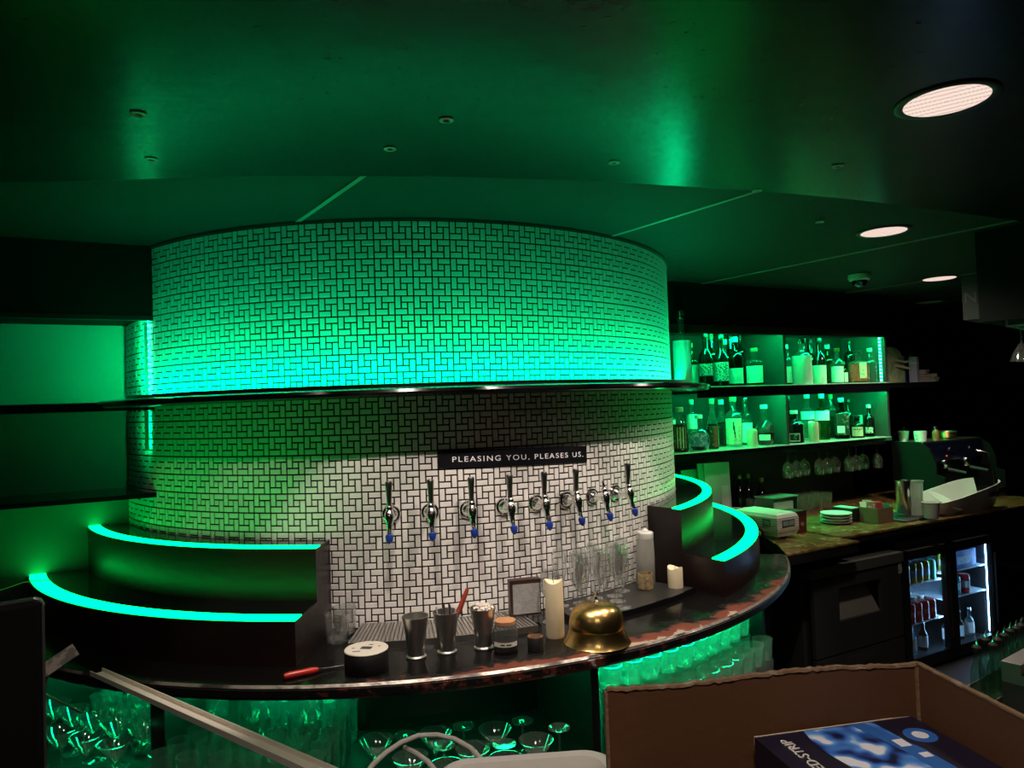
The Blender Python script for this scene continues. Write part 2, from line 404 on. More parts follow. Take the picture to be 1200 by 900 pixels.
# ---- vertical led tape of the left recess, and its neighbour under the shelf
def led_strip(name, label, p0, p1, wdir, m, ndot, dot=True, group=None, wd=.010, face='front'):
    """tape from p0 to p1, wdir = outward facing direction"""
    p0, p1, wv = Vector(p0), Vector(p1), Vector(wdir).normalized()
    t = thing(name, label, 'led strip', p0, 0, group); d = p1-p0; sd = d.normalized().cross(wv)
    rm = Matrix((sd, d.normalized(), wv)).transposed()
    MB().box((-wd/2-.003, 0, -.004), (wd/2+.003, d.length, 0), rm).build('tape_base', M_tapebase, t)
    MB().box((-wd/2, .002, 0), (wd/2, d.length-.002, .0015), rm).build('glow_strip', m, t)
    if dot:
        b = MB()
        for k in range(ndot):
            y = (k+.5)/ndot*d.length; 
            if face == 'side': b.box((-wd/2-.0045, y-.003, -.003), (-wd/2-.003, y+.003, .003), rm)
            else: b.box((-.004, y-.004, .0015), (.004, y+.004, .004), rm)
        b.build('diodes', M_dot, t)['kind'] = 'stuff'
    return t
led_strip('led_strip', 'vertical green led strip beside the round wall above the left shelf', bk(-1.437, -.575, 1.825), bk(-1.437, -.575, 2.165), NB, M_lednic, 12, face='side')
led_strip('led_strip', 'vertical green led strip beside the round wall below the left shelf', bk(-1.44, -.575, 1.60), bk(-1.44, -.575, 1.775), NB, emis('led_tape_niche_low', (0, 1, .24), 60), 12, False)

# ---- ring counter
ctr = thing('ring_counter', 'glossy black curved bar counter with worn red and chipped front edge', 'counter')
MB().annprof([(RAD-.004, .85), (2.075, .85), (2.086, .853), (2.09, .862), (2.09, .888), (2.085, .897), (2.075, ZT), (RAD-.004, ZT)], -66, 68.5, 110).build('top', M_counter, ctr)
MB().annprof([(2.0895, .862), (2.094, .864), (2.094, .886), (2.0895, .888)], -66, 68.3, 110).build('edge_band', M_edge, ctr)
MB().annprof([(2.083, .8965), (2.091, .889), (2.0925, .8915), (2.0845, .8990)], -66, 68.3, 110).build('edge_trim', mat('worn_trim', (.33, .30, .26), .35, .6, bump=(50, .3), var=(14, (.06, .05, .045), .45, .6)), ctr)

# ---- led steps left and right of the taps
def steps(label, a_in, a_out0, a1, rl, ru, zl, zu):
    t = thing('led_step', label, 'display step')
    n = 50
    def sec(ra, rb, z0, z1, aa, ab): return MB().ann(ra, rb, aa, ab, z0, z1, n)
    LW = .062
    # lower tier: body, recessed top, led diffuser on its rim
    def a_at(r): return a_in + (a_out0-a_in)*(r-RAD)/(rl-RAD)
    def wedge(ra, rb, z0, z1, eps=0):
        v = []; f = []
        for k in range(n+1):
            for (r, z) in ((ra, z0), (rb, z0), (rb, z1), (ra, z1)):
                s0 = a_at(r); a = s0 + (a1-s0)*k/n; v.append(pol(r, a, z))
        for k in range(n):
            for i in range(4): j = (i+1) % 4; f.append([k*4+i, k*4+4+i, k*4+4+j, k*4+j])
        f += [[0, 1, 2, 3], [n*4+3, n*4+2, n*4+1, n*4]]
        return MB().add(v, f)
    wedge(RAD-.003, rl, ZT, zl-.002).build('lower_tier', M_brown, t)
    wedge(ru-.002, rl-LW-.004, zl-.002, zl+.0005).build('lower_top', M_blackgloss, t)
    wedge(rl-LW-.004, rl-.004, zl-.002, zl+.003).build('lower_led', M_led, t)
    wedge(RAD-.003, ru, zl-.002, zu-.002).build('upper_tier', M_brown, t)
    wedge(RAD+.004, ru-LW+.012, zu-.002, zu+.0005).build('upper_top', M_blackgloss, t)
    wedge(ru-LW+.012, ru-.004, zu-.002, zu+.003).build('upper_led', M_led, t)
    return t
steps('two-tier dark brown led step beside the left wall recess', -12.6, -12.2, -64.5, 1.932, 1.70, 1.052, 1.246)
stR = steps('two-tier dark brown led step beside the mottled worktop', 45.3, 41.4, 97, 1.952, 1.725, 1.052, 1.246)

# ---- straight worktops of the right back bar
pl = [pol(2.094, a, 0) for a in (68.6, 75, 82, 89, 96, 103)] + [bk(1.9, NW, 0), bk(2.165, NW, 0), bk(2.165, -1.382, 0)]
wt = thing('worktop', 'mottled brown worktop section carrying the toy caravan', 'worktop')
MB().prism([(p.x, p.y) for p in pl], ZT-.012, ZT-.0015).build('top', M_wood, wt, smooth=0)
pl[-1] = bk(2.16, -1.376, 0); pl[-2] = bk(2.16, NW, 0); MB().prism([(p.x, p.y) for p in pl], .835, ZT-.012).build('fascia', M_black, wt, smooth=0)
wt = thing('worktop', 'mottled brown worktop section carrying the plates and shaker', 'worktop')
bkbox(MB(), 2.167, 4.55, -1.272, NW, ZT-.008, ZT+.004).build('top', M_wood, wt); bkbox(MB(), 2.167, 4.54, -1.266, NW, .855, ZT-.008).build('fascia', M_black, wt)
tag(bkbox(MB(), 2.70, 4.6, -1.24, NW, .76, .853).build('bench_fascia', M_black), 'black panel above the fridge doors', 'panel')

# ---- under the ring counter: shelf, back panel, dividers
rk = thing('under_counter_rack', 'black glass shelf and dividers built under the ring counter', 'rack')
MB().ann(1.62, 2.20, -60, 47, .53, .55, 70).build('shelf_board', M_black, rk)
MB().ann(1.60, 1.62, -60, 50, .10, .848, 70).build('back_panel', M_blackgloss, rk)
for a, wd in ((-24.6, .055), (-44, .03), (16.6, .03), (46, .03)):
    MB().ann(1.62, 2.05, a-math.degrees(wd/2/2), a+math.degrees(wd/2/2), .55, .848, 2).build('divider', M_black, rk)
MB().ann(1.62, 2.0, -60, 50, .06, .10, 40).build('base', M_black, rk)
for a0, a1 in ((-43, -25.8), (-23.2, -9), (17.5, 45)):
    MB().ann(1.624, 1.634, a0, a1, .70, .712, 30).build('led_tape', M_ledund if a0 < 0 else emis('led_tape_right_rack', (0, 1, .38), 260), rk)
    MB().ann(1.93, 1.945, a0, a1, .838, .844, 30).build('led_tape', emis('led_tape_front', (0, 1, .33), 45 if a0 < 0 else 170), rk)
for a0, a1, st in ((-43, -25.8, .10), (-23.2, -11, .07), (17.5, 45, 9)):
    MB().ann(1.6205, 1.623, a0, a1, .56, .69, 30).build('backlight_panel', emis('backlight_%d' % int(st*100), (0, 1, .36), st), rk)
MB().ann(1.93, 1.945, -7.5, 15.5, .838, .844, 30).build('led_tape', emis('led_tape_front_mid', (0, 1, .33), 24), rk)

# ================================================================== CEILING FITTINGS
def ridged_lens():
    if 'lamp_lens' in MATS: return MATS['lamp_lens']
    m = emis('lamp_lens', (1, .77, .66), .98); nt = m.node_tree; e = [n for n in nt.nodes if n.type == 'EMISSION'][0]
    tc = nt.nodes.new('ShaderNodeTexCoord').outputs['Object']; wv = nt.nodes.new('ShaderNodeTexWave'); wv.bands_direction = 'DIAGONAL'; wv.inputs['Scale'].default_value = 16
    nt.links.new(tc, wv.inputs['Vector']); nt.links.new(ramp(nt, [(0, (.66,)*3), (.45, (1,)*3)], wv.outputs['Fac']), e.inputs[1]); return m  # shading of the ridges put into the emission as bands
def downlight(x, y, z, lit, label, power=P_DOWN, tgt=None):
    t = thing('downlight', label, 'downlight', (x, y, z))
    MB().lathe([(.098, -.0005), (.118, -.0005), (.119, -.004), (.112, -.007), (.098, -.004)], 40, cap=False).build('trim_ring', M_black, t)
    b = MB(); prof = [(.0005, -.0035)]
    for k in range(12): r = .004 + k*.008; prof += [(r, -.0035), (r+.004, -.0052), (r+.0075, -.0035)]
    b.lathe(prof, 40, cap=False)
    b.build('diffuser', ridged_lens() if lit else mat('lamp_off', (.5, .47, .43), .5), t)
    if lit: spot('downlight_beam', (x, y, z-.02), tgt or (x, y, 0), power, 140, .09, .8, t)
    return t
downlight(1.376, -2.735, ZCEIL-.002, True, 'large lit round downlight in the glossy ceiling', P_DOWN*.5)
downlight(2.21, -1.315, ZCEIL+.010, True, 'lit round downlight above the mottled worktop', P_DOWN*3.4)
downlight(3.53, -.03, ZCEIL+.010, True, 'lit round downlight beside the dome camera', P_DOWN*4)
downlight(4.36, 1.12, ZCEIL+.010, False, 'unlit round downlight beyond the bottle shelves')
downlight(.25, -3.95, ZCEIL-.002, True, 'added unseen round downlight over the near bar beside the cardboard box', P_DOWN*3.2)  # unseen lamp, added to brighten the things on the near bar
downlight(-1.25, -3.7, ZCEIL-.002, True, 'added unseen round downlight over the till screen', P_DOWN*1.3)  # added out of view as well, for light on the left foreground
def add_spot(x, y, label, tgt, power, ang=62):
    t = thing('added_pin_spot', label, 'spotlight', (x, y, ZCEIL-.002))
    MB().lathe([(.008, .0), (.017, .0), (.018, -.003), (.009, -.004), (.008, .0)], 20, cap=False).build('bezel', mat('spot_bezel', (.3, .3, .29), .4), t)
    MB().lathe([(.0005, -.0006), (.008, -.0006)], 16, cap=False).build('lens', mat('spot_lens', (.02, .02, .02), .1), t)
    spot('added_pin_beam', (x, y, ZCEIL-.008), tgt, power, ang, .012, .3, t)
for az, pw, nm in ((-35, .05, 'over the left end of the left led step'), (-18, .15, 'over the right end of the left led step'), (-1, .9, 'in line with the first taps'), (16, .9, 'in line with the motto sign'), (32.5, .8, 'over the black drip tray'), (49, .5, 'over the right led step')):
    q = pol(2.33, az, 0); add_spot(q.x, q.y, 'added tiny ceiling spotlight ' + nm, pol(1.86, az, .9), P_SPOT*pw)  # added spots that make the ring shelf cast its shadow on the tiles
for k, (x, y) in enumerate(((.109, -2.543), (-.64, -2.541), (1.394, -2.236))):
    t = thing('ceiling_cap', 'small round cap in the glossy ceiling', 'cap', (x, y, ZCEIL-.002), 0, 'small caps in the ceiling')
    MB().lathe([(.007, 0), (.018, 0), (.019, -.003), (.010, -.005), (.007, -.001)], 18, cap=False).build('collar', mat('spot_bezel', (0, 0, 0)), t); MB().lathe([(.0005, -.0006), (.008, -.0006)], 14, cap=False).build('plug', mat('spot_lens', (0, 0, 0)), t)
# dome camera
c = at(1007, 322, ZCEIL+.008); t = thing('dome_camera', 'white dome security camera on the ceiling', 'camera', c, face_cam(c))
MB().lathe([(.066, 0), (.068, -.02), (.062, -.034), (.05, -.038)], 28).build('housing', mat('camera_housing', (.55, .56, .55), .4), t)
d = MB().lathe([(.046, -.034), (.045, -.05), (.036, -.066), (.02, -.077), (.001, -.08)], 24).build('dome', mat('camera_dome', (.01, .01, .02), .06, spec=.8), t)
MB().lathe([(.017, 0), (.019, .01), (.013, .016), (.006, .014)], 18, (0, -.036, -.058), (0, -1, -.4)).build('lens', mat('camera_lens', (.12, .12, .3), .08, .7), d)

# ================================================================== TAP WALL
def tap(label, az, handle=True, z=1.337):
    t = thing('beer_tap', label, 'beer tap', pol(RAD, az, z), R_(az), 'row of chrome beer taps')
    MB().lathe([(.001, 0), (.036, 0), (.037, .006), (.034, .011), (.026, .014), (.022, .022), (.015, .028), (.0125, .034), (.0125, .070), (.0165, .072), (.0165, .09)], 22, (0, .002, 0), (0, -1, 0)).build('flange', M_chrome, t)
    b = MB().lathe([(.004, -.058), (.010, -.056), (.011, -.03), (.0145, -.022), (.018, -.008), (.0185, .008), (.015, .02), (.012, .026), (.014, .032), (.011, .042), (.006, .046)], 20, (0, -.085, 0), (0, .22, 1))
    b.build('faucet_body', M_chrome, t)
    MB().tube([(0, -.094, -.035), (0, -.102, -.058), (0, -.108, -.072)], .0085, 12).build('spout', M_chrome, t)
    MB().lathe([(.0105, -.004), (.0145, 0), (.0145, .008), (.011, .022), (.004, .030), (.0005, .031)], 16, (0, -.1065, -.066), (0, -.25, -1)).build('spout_cap', M_blue, t)
    if handle:
        MB().lathe([(.007, 0), (.010, .004), (.0095, .02), (.013, .075), (.014, .088), (.011, .094), (.0005, .096)], 14, (0, -.076, .040), (0, -.02, 1)).build('handle', M_dkmetal, t)
    else:
        MB().lathe([(.006, 0), (.008, .008), (.005, .02), (.008, .028), (.0005, .034)], 14, (0, -.076, .040), (0, .1, 1)).build('handle_stub', M_chrome, t)
    return t
names = ['first beer tap of the row, nearest the left led step', 'second beer tap from the left led step', 'third beer tap, under the start of the motto sign', 'fourth beer tap from the left led step', 'fourth beer tap from the end by the squeeze bottle',
         'third beer tap from the end by the squeeze bottle', 'beer tap without a handle, second from the row end', 'last beer tap of the row, above the squeeze bottle']
for i, (az, nm) in enumerate(zip((-3.5, 2.1, 7.7, 13.3, 18.7, 24.2, 29.6, 35.2), names)): tap('chrome ' + nm, az, i != 6)

# motto sign, bent to the wall
sg = thing('motto_sign', 'black curved sign with white lettering on the tiled wall', 'sign')
b = MB(); n = 30; v = []; f = []
A0, A1 = 3.5, 28.7
def sign_z(a, top): k = (a-A0)/(A1-A0); return (1.575 - .018*k) if top else (1.505 - .016*k)
for k in range(n+1):
    a = A0+(A1-A0)*k/n
    for r in (RAD+.0005, RAD+.006):
        for tp in (0, 1): v.append(pol(r, a, sign_z(a, tp)))
for k in range(n):
    for (i, j) in ((0, 1), (1, 3), (3, 2), (2, 0)): f.append([4*k+i, 4*k+j, 4*k+4+j, 4*k+4+i])
f += [[0, 1, 3, 2], [4*n, 4*n+2, 4*n+3, 4*n+1]]
b.add(v, f).build('plate', mat('sign_black', (.006, .006, .008), .3, bump=(40, .1), var=(45, (.10, .10, .12), .70, .74)), sg)
T0, T1 = 5.6, 27.9
full = 'PLEASING YOU, PLEASES US.'; me = text_mesh(full, .030, .0005, 1.28)
xs = [q.co.x for q in me.vertices]; wtxt = max(xs)-min(xs); x0 = min(xs)
nw = 0
for word in full.split(' '):
    pre = full[:nw+len(word)]; nw += len(word)+1
    mp = text_mesh(pre, .030, .0005, 1.28); right = max(q.co.x for q in mp.vertices) - min(q.co.x for q in mp.vertices)
    me = text_mesh(word, .030, .0005, 1.28); wl = max(q.co.x for q in me.vertices)
    for q in me.vertices:
        a = T0 + (right - wl + q.co.x)/wtxt*(T1-T0); zc = (sign_z(a, 1)+sign_z(a, 0))/2 - .002
        q.co = pol(RAD+.0068+q.co.z, a, zc + q.co.y)
    me.materials.clear(); me.materials.append(mat('sign_white', (.75, .75, .78), .6))
    o = bpy.data.objects.new('sign_word', me); COL.objects.link(o); o.parent = sg

# ================================================================== THINGS ON THE RING COUNTER
def tray(label, a0, a1, r0, r1, h, kind):
    t = thing('drip_tray', label, 'drip tray')
    MB().annprof([(r0, ZT), (r1, ZT), (r1, ZT+h), (r1-.006, ZT+h), (r1-.006, ZT+.006), (r0+.006, ZT+.006), (r0+.006, ZT+h), (r0, ZT+h)], a0, a1, 24).build('pan', M_steel if kind == 'bar' else M_blackgloss, t)
    for a in (a0, a1): MB().ann(r0, r1, a-.12, a+.12, ZT, ZT+h, 2).build('end_plate', M_steel if kind == 'bar' else M_blackgloss, t)
    if kind == 'bar':
        n = 46
        for k in range(n):
            a = a0 + .5 + (a1-a0-1)*k/(n-1); MB().ann(r0+.006, r1-.006, a-.14, a+.14, ZT+h-.006, ZT+h-.001, 2).build('grille_bar', M_steel, t)
    else:
        b = MB()                                    # perforated plate: woven strips, too small to pick apart
        for k in range(56):
            a = a0 + .4 + (a1-a0-.8)*k/55; b.ann(r0+.006, r1-.006, a-.11, a+.11, ZT+h-.005, ZT+h-.001, 2)
        for k in range(26):
            r = r0+.012 + (r1-r0-.026)*k/25; b.ann(r, r+.006, a0+.2, a1-.2, ZT+h-.006, ZT+h-.003, 16)
        o = b.build('perforated_plate', mat('drain_plate', (.16, .16, .155), .35, .8), t); o['kind'] = 'stuff'
    return t
HT = .024
tray('ribbed steel drip tray below the first taps', -8.0, 14.2, RAD+.012, 1.775, HT, 'bar')
tray('black perforated drip tray carrying the stemmed glasses', 19.6, 41.2, RAD+.012, 1.815, HT, 'mesh')

# wrist: black tub with a printed white lid
p = at(430, 785, ZT); t = thing('label_tub', 'black round tub with a printed white lid on the counter', 'tub', p, .2)
MB().lathe([(.069, 0), (.071, .003), (.071, .062), (.068, .066)], 40).build('body', mat('tub_black', (.006, .006, .006), .5), t)
lid = MB().lathe([(.070, .066), (.071, .068), (.069, .0705), (.0005, .071)], 40).build('lid', mat('tub_lid', (.62, .58, .50), .5, bump=(30, .05)), t)
dk = mat('print_dark', (.04, .035, .035), .6)
MB().box((-.018, -.012, .0712), (.018, .012, .0716), Matrix.Rotation(-.5, 3, 'Z')).build('printed_block', dk, lid)
for (a, b, w_, ang) in ((-.035, -.022, .024, -.2), (.020, .026, .014, -.5), (.042, 0, .008, 1), (-.04, .014, .008, .3)):
    MB().box((-w_/2, -.003, .0712), (w_/2, .003, .0715), Matrix.Rotation(ang, 3, 'Z'), (a, b, 0)).build('printed_mark', dk, lid)

def cup_part(b, r0, r1, h): return b.lathe([(r0*1.0, 0), (r0*1.16, .001), (r0*1.18, .008), (r0*.98, .012), (r0, .018), (r0*1.06, h*.35), (r1*.97, h*.93), (r1*1.03, h*.985), (r1*1.03, h), (r1*.96, h), (r1*.93, h*.9), (r0*.95, .02), (.0005, .018)], 32, cap=False)
def julep(label, x, y):
    t = thing('julep_cup', label, 'metal cup', at(x, y, ZT), random.uniform(0, 3)); cup_part(MB(), .029, .045, .142).build('cup', M_steel, t); return t
julep('empty steel julep cup on the counter', 488, 771)
c2 = julep('steel julep cup holding the red pen', 524, 765)
c3 = julep('steel julep cup heaped with small white sachets', 567, 760)
for k in range(4):
    a = k*1.7; q = c2.location + Vector((.018*math.cos(a), .018*math.sin(a), .03))
    o = MB().tube([(0, 0, 0), (.016*math.cos(a), .016*math.sin(a), .118 + .008*k)], .003, 8).build('stirrer', mat('stirrer_%d' % (k % 2), (.05, .05, .05) if k % 2 else (.6, .58, .55), .3), loc=q)
    tag(o, ('black' if k % 2 else 'white') + ' straw standing in the cup with the red pen', 'straw', 'straws in the julep cup')
p0 = at(524, 765, ZT+.05) + Vector((0, 0, 0)); pp = c2.location + Vector((.012, 0, .05))
t = thing('red_pen', 'red pen leaning out of a julep cup', 'pen', pp)
MB().tube([(0, 0, 0), (.03, .004, .08)], .006, 12).build('grip', M_red, t)
MB().tube([(.03, .004, .08), (.052, .007, .13), (.062, .009, .152), (.066, .01, .162)], .0098, 14, .006).build('barrel', mat('dull_red', (.36, .05, .03), .45), t)
rr = random.Random(5); b = MB()
for k in range(46):
    a = rr.uniform(0, 6.28); q = rr.uniform(0, .036); rm = Matrix.Rotation(rr.uniform(0, 3), 3, 'Z') @ Matrix.Rotation(rr.uniform(-.9, .9), 3, 'X')
    b.box((-.007, -.004, -.003), (.007, .004, .003), rm, (q*math.cos(a), q*math.sin(a), .135 + .018*(1-q/.036) + rr.uniform(0, .008)))
o = b.build('sachet_heap', mat('sachet_white', (.78, .72, .64), .6), loc=c3.location); o['kind'] = 'stuff'; tag(o, 'heap of small white sachets in a julep cup', 'sachets')

def open_glass(prof_out, th=.002):
    """outer profile (r, z) bottom to rim -> closed wall with inner side"""
    inner = [(max(r-th, .0005), z+(.006 if i == 0 else 0)) for i, (r, z) in enumerate(prof_out)]
    return [(.0005, prof_out[0][1])] + prof_out + inner[::-1] + [(.0005, inner[0][1])]
# cork jar and small jar
p = at(593, 763, ZT); t = thing('cork_jar', 'glass jar with a cork lid and a white label strip', 'jar', p, face_cam(p))
MB().lathe(open_glass([(.040, 0), (.043, .004), (.043, .074), (.038, .086), (.038, .096)]), 32, cap=False).build('glass_body', glass('jar_glass', (.8, .82, .8), 1.6, .04, .05), t)
MB().lathe([(.0005, .008), (.040, .008), (.040, .030), (.0005, .032)], 28, cap=False).build('contents', mat('dark_spice', (.05, .025, .015), .7, bump=(90, .5)), t)
MB().lathe([(.034, .094), (.036, .096), (.036, .106), (.033, .108), (.0005, .108)], 28).build('cork_lid', mat('cork', (.42, .20, .09), .8, bump=(90, .3)), t)
lb = MB().patch(.0436, -62, 62, .026, .041, 12).build('label_strip', mat('paper_white', (.72, .69, .63), .6), t)
for k, (a0, a1) in enumerate(((-24, -4), (2, 26))): MB().patch(.0439, a0, a1, .031, .036, 4).build('label_word', dk, lb)
p = at(628, 762, ZT); t = thing('small_jar', 'small black jar with a copper-edged lid', 'jar', p)
MB().lathe([(.026, 0), (.028, .002), (.028, .042), (.026, .045)], 28).build('body', mat('tub_black', (0, 0, 0)), t)
l_ = MB().lathe([(.027, .045), (.0275, .049), (.024, .050), (.0235, .0475), (.0005, .0475)], 28, cap=False).build('lid', mat('copper', (.75, .40, .2), .3, 1), t)
MB().lathe([(.020, .0476), (.020, .0486), (.0005, .0486)], 6).build('printed_mark', dk, l_)

def candle(label, p, r, h, lean=0, cat='candle'):
    t = thing('pillar_candle', label, cat, p, random.uniform(0, 6)); t.rotation_euler = (lean, 0, t.rotation_euler.z)
    n = 28; b = MB(); v = []; f = []
    prof = [(r*.96, 0), (r, .003), (r, h-.006), (r*.97, h), (r*.88, h-.004), (r*.6, h-.010), (.0005, h-.012)]
    b.lathe(prof, n)
    for i, q in enumerate(b.v):
        if q[2] > h*.8: b.v[i] = (q[0], q[1], q[2] + .006*math.sin(math.atan2(q[1], q[0])*2+1) - .003)
    b.build('wax', M_wax, t)
    MB().tube([(0, 0, h-.013), (.001, 0, h-.004), (.003, .001, h+.002)], .0012, 6).build('wick', dk, t); return t
candle('tall ivory pillar candle beside the brass bell', at(651, 746, ZT), .0335, .205)
candle('short ivory pillar candle at the end of the black drip tray', at(792, 694, ZT), .033, .112)

# framed card (its code is left out: plain grey face)
p = pol(1.625, 15.2, ZT + HT*.0); t = thing('framed_card', 'dark box frame with a plain grey card against the tiles', 'frame', pol(1.640, 14.6, ZT+HT), R_(14.6)-.18)
MB().box((-.062, -.003, 0), (.062, .035, .138)).build('frame_box', mat('dark_wood', (.03, .014, .010), .4, bump=(30, .2)), t)
cd_ = MB().box((-.050, -.0045, .008), (.058, -.003, .122)).build('card', mat('grey_card', (.33, .33, .32), .45, var=(120, (.27, .27, .27), .45, .55)), t)
for (x, z) in ((-.045, .115), (.053, .115), (-.045, .014), (.053, .014)): MB().lathe([(.002, 0), (.0015, .001)], 8, (x, -.0045, z), (0, -1, 0)).build('screw', M_chrome, cd_)

# brass bell
p = at(700, 752, ZT); t = thing('brass_bell', 'large polished brass service bell with a flared skirt', 'bell', p)
MB().lathe([(.118, 0), (.1185, .003), (.112, .010), (.104, .026), (.0985, .044), (.097, .052), (.094, .0525)], 48, cap=False).build('skirt', M_brass, t)
MB().lathe([(.0955, .0525), (.0975, .056), (.0975, .066), (.094, .088), (.085, .110), (.070, .125), (.050, .135), (.024, .140), (.0005, .141)], 48, cap=False).build('dome', M_brass, t)
k_ = MB().lathe([(.012, .139), (.014, .143), (.007, .148), (.005, .158), (.008, .163), (.0095, .168), (.007, .174), (.0005, .176)], 20).build('button', M_chrome, t)

# squeeze bottle, tealight glass
p = at(762, 688, ZT+.0); p = pol(1.60, 39.3, ZT+HT); t = thing('squeeze_bottle', 'frosted squeeze bottle with white screw cap, half full', 'bottle', p, 0); t.rotation_euler = (0, .03, 0)
MB().lathe([(.040, 0), (.043, .004), (.041, .12), (.037, .19), (.034, .205)], 28).build('bottle_body', M_frost, t)
MB().lathe([(.038, .004), (.0405, .008), (.0395, .095), (.0005, .096)], 28).build('liquid', mat('cloudy_syrup', (.22, .21, .18), .5), t)
cp = MB().lathe([(.035, .200), (.0365, .203), (.0365, .226), (.033, .230)], 28).build('cap', M_white, t)
MB().lathe([(.016, .229), (.017, .234), (.012, .238), (.006, .244), (.0005, .245)], 18).build('nozzle', M_white, cp)
p = pol(1.655, 36.4, ZT+HT); t = thing('tealight_glass', 'small gold patterned tealight glass on the black tray', 'candle holder', p)
b = MB(); prof = open_glass([(.028, 0), (.033, .004), (.035, .03), (.034, .06), (.032, .068)], .003); b.lathe(prof, 30, cap=False)
b.build('glass_cup', mat('gold_mosaic', (.30, .21, .10), .3, .4, bump=(160, .6), var=(60, (.45, .36, .2), .45, .55)), t)
MB().lathe([(.026, .006), (.027, .02), (.0005, .021)], 20).build('wax', M_wax, t)

# screwdriver
p = at(332, 793, ZT+.012); t = thing('screwdriver', 'screwdriver with a red handle lying on the counter edge', 'screwdriver', p, math.atan2((at(400, 783, ZT)-p).y, (at(400, 783, ZT)-p).x))
MB().lathe([(.004, 0), (.009, .003), (.0115, .02), (.010, .06), (.0115, .085), (.008, .104), (.006, .11)], 14, (0, 0, 0), (1, 0, 0)).build('handle', M_red, t)
MB().tube([(.108, 0, 0), (.19, 0, -.006), (.2, 0, -.007)], .003, 8, .002).build('shaft', M_chrome, t)

# ---- glass kinds
def proto_glass(name, label, cat, parts, group):
    t = thing(name, label, cat, (0, 0, -50), 0, group)
    for nm, prof, m, seg in parts: MB().lathe(prof, seg, cap=False).build(nm, m, t)
    return t
USED = set(); BASE = {}
def put(proto, loc, rz=0, flip=False, label=None, group=None, lean=0):
    k = proto.name
    if k not in BASE: BASE[k] = (proto['label'], proto.get('group'))
    if k in USED: o = dup(proto, loc, rz)
    else: USED.add(k); o = proto; o.location = loc
    o['label'] = label or BASE[k][0]
    if group or BASE[k][1]: o['group'] = group or BASE[k][1]
    o.rotation_euler = ((PI if flip else 0) + lean, 0, rz); return o
def stem_parts(rf, hs, bowl, m, seg=20):
    foot = [(.0005, 0), (rf, .0005), (rf, .0025), (rf*.5, .006), (.005, .012), (.0035, .02), (.0035, hs-.01), (.006, hs)]
    return [('foot', foot, m, seg), ('bowl', open_glass([(r, hs-.002+z) for r, z in bowl], .0012), m, seg)]
FLUTE = [(.005, 0), (.016, .012), (.026, .04), (.030, .075), (.029, .115), (.026, .145)]
flute = proto_glass('champagne_flute', 'tall stemmed champagne glass standing on the black drip tray', 'glass', stem_parts(.034, .085, FLUTE, M_glass), 'stemmed glasses behind the brass bell')
rr = random.Random(11)
for (r, a) in ((1.60, 20.9), (1.62, 24.0), (1.60, 27.2), (1.63, 30.3), (1.68, 21.9), (1.70, 25.3), (1.695, 28.6), (1.76, 20.9), (1.77, 24.0), (1.775, 27.0), (1.60, 33.2)):
    put(flute, pol(r, a, ZT+HT-.001), rr.uniform(0, 6))
WINE = [(.006, 0), (.022, .010), (.036, .035), (.041, .065), (.038, .095), (.034, .115)]
wine = proto_glass('wine_glass', 'stemmed wine glass standing between the grey card and the candle', 'glass', stem_parts(.036, .085, WINE, M_glass), None)
put(wine, pol(1.70, 17.4, ZT), 0)
TUMB = [(.034, 0), (.037, .004), (.038, .03), (.043, .10)]
tumb = proto_glass('tumbler', 'cut glass tumbler on the counter beside the left led step', 'glass', [('vessel', open_glass([(.036, 0), (.039, .003), (.041, .03), (.046, .105)], .0035), M_glass, 10), ('cut_base', [(.0005, .005), (.035, .006), (.036, .018), (.0005, .016)], M_glass, 10)], 'tumblers beside the left led step')
put(tumb, pol(1.69, -10.1, ZT), .2); put(tumb, pol(1.588, -10.1, ZT), .9)

# ---- glasses racked under the ring counter
ZS = .55
COUPE = [(.004, 0), (.014, .006), (.036, .034), (.054, .062), (.0545, .064)]
coupe = proto_glass('coupe_glass', 'coupe glass standing upright on the shelf under the counter', 'glass', stem_parts(.036, .095, COUPE, M_glassrack, 24), 'coupe glasses under the counter')
coupe2 = proto_glass('coupe_glass', 'coupe glass turned upside down on the shelf under the counter', 'glass', stem_parts(.036, .095, COUPE, M_glassrack, 24), 'upturned coupe glasses under the counter')
HC = .158
for (x, y) in ((441, 866), (510, 858), (580, 853), (628, 866), (554, 876), (481, 886), (592, 889), (523, 897)):
    p = at(x, y, ZS+HC); put(coupe, (p.x, p.y, ZS), 0)
for (x, y) in ((475, 861), (543, 850), (612, 844), (520, 873), (591, 871), (655, 852), (558, 905)):
    p = at(x, y, ZS+HC); put(coupe2, (p.x, p.y, ZS+HC), 0, True)
high = proto_glass('highball_glass', 'tall straight highball glass in the rack beside the black post', 'glass', [('vessel', open_glass([(.029, 0), (.031, .003), (.033, .06), (.036, .15)], .002), M_glassrack, 18), ('thick_base', [(.0005, .004), (.029, .004), (.029, .014), (.0005, .013)], M_glassrack, 18)], 'highball glasses in the middle rack')
rk2 = proto_glass('rocks_glass', 'short rocks glass in the rack under the left led step', 'glass', [('vessel', open_glass([(.034, 0), (.037, .003), (.040, .04), (.043, .085)], .003), M_glassrack, 16), ('thick_base', [(.0005, .004), (.034, .004), (.034, .016), (.0005, .014)], M_glassrack, 16)], 'rocks glasses in the left rack')
rr = random.Random(21)
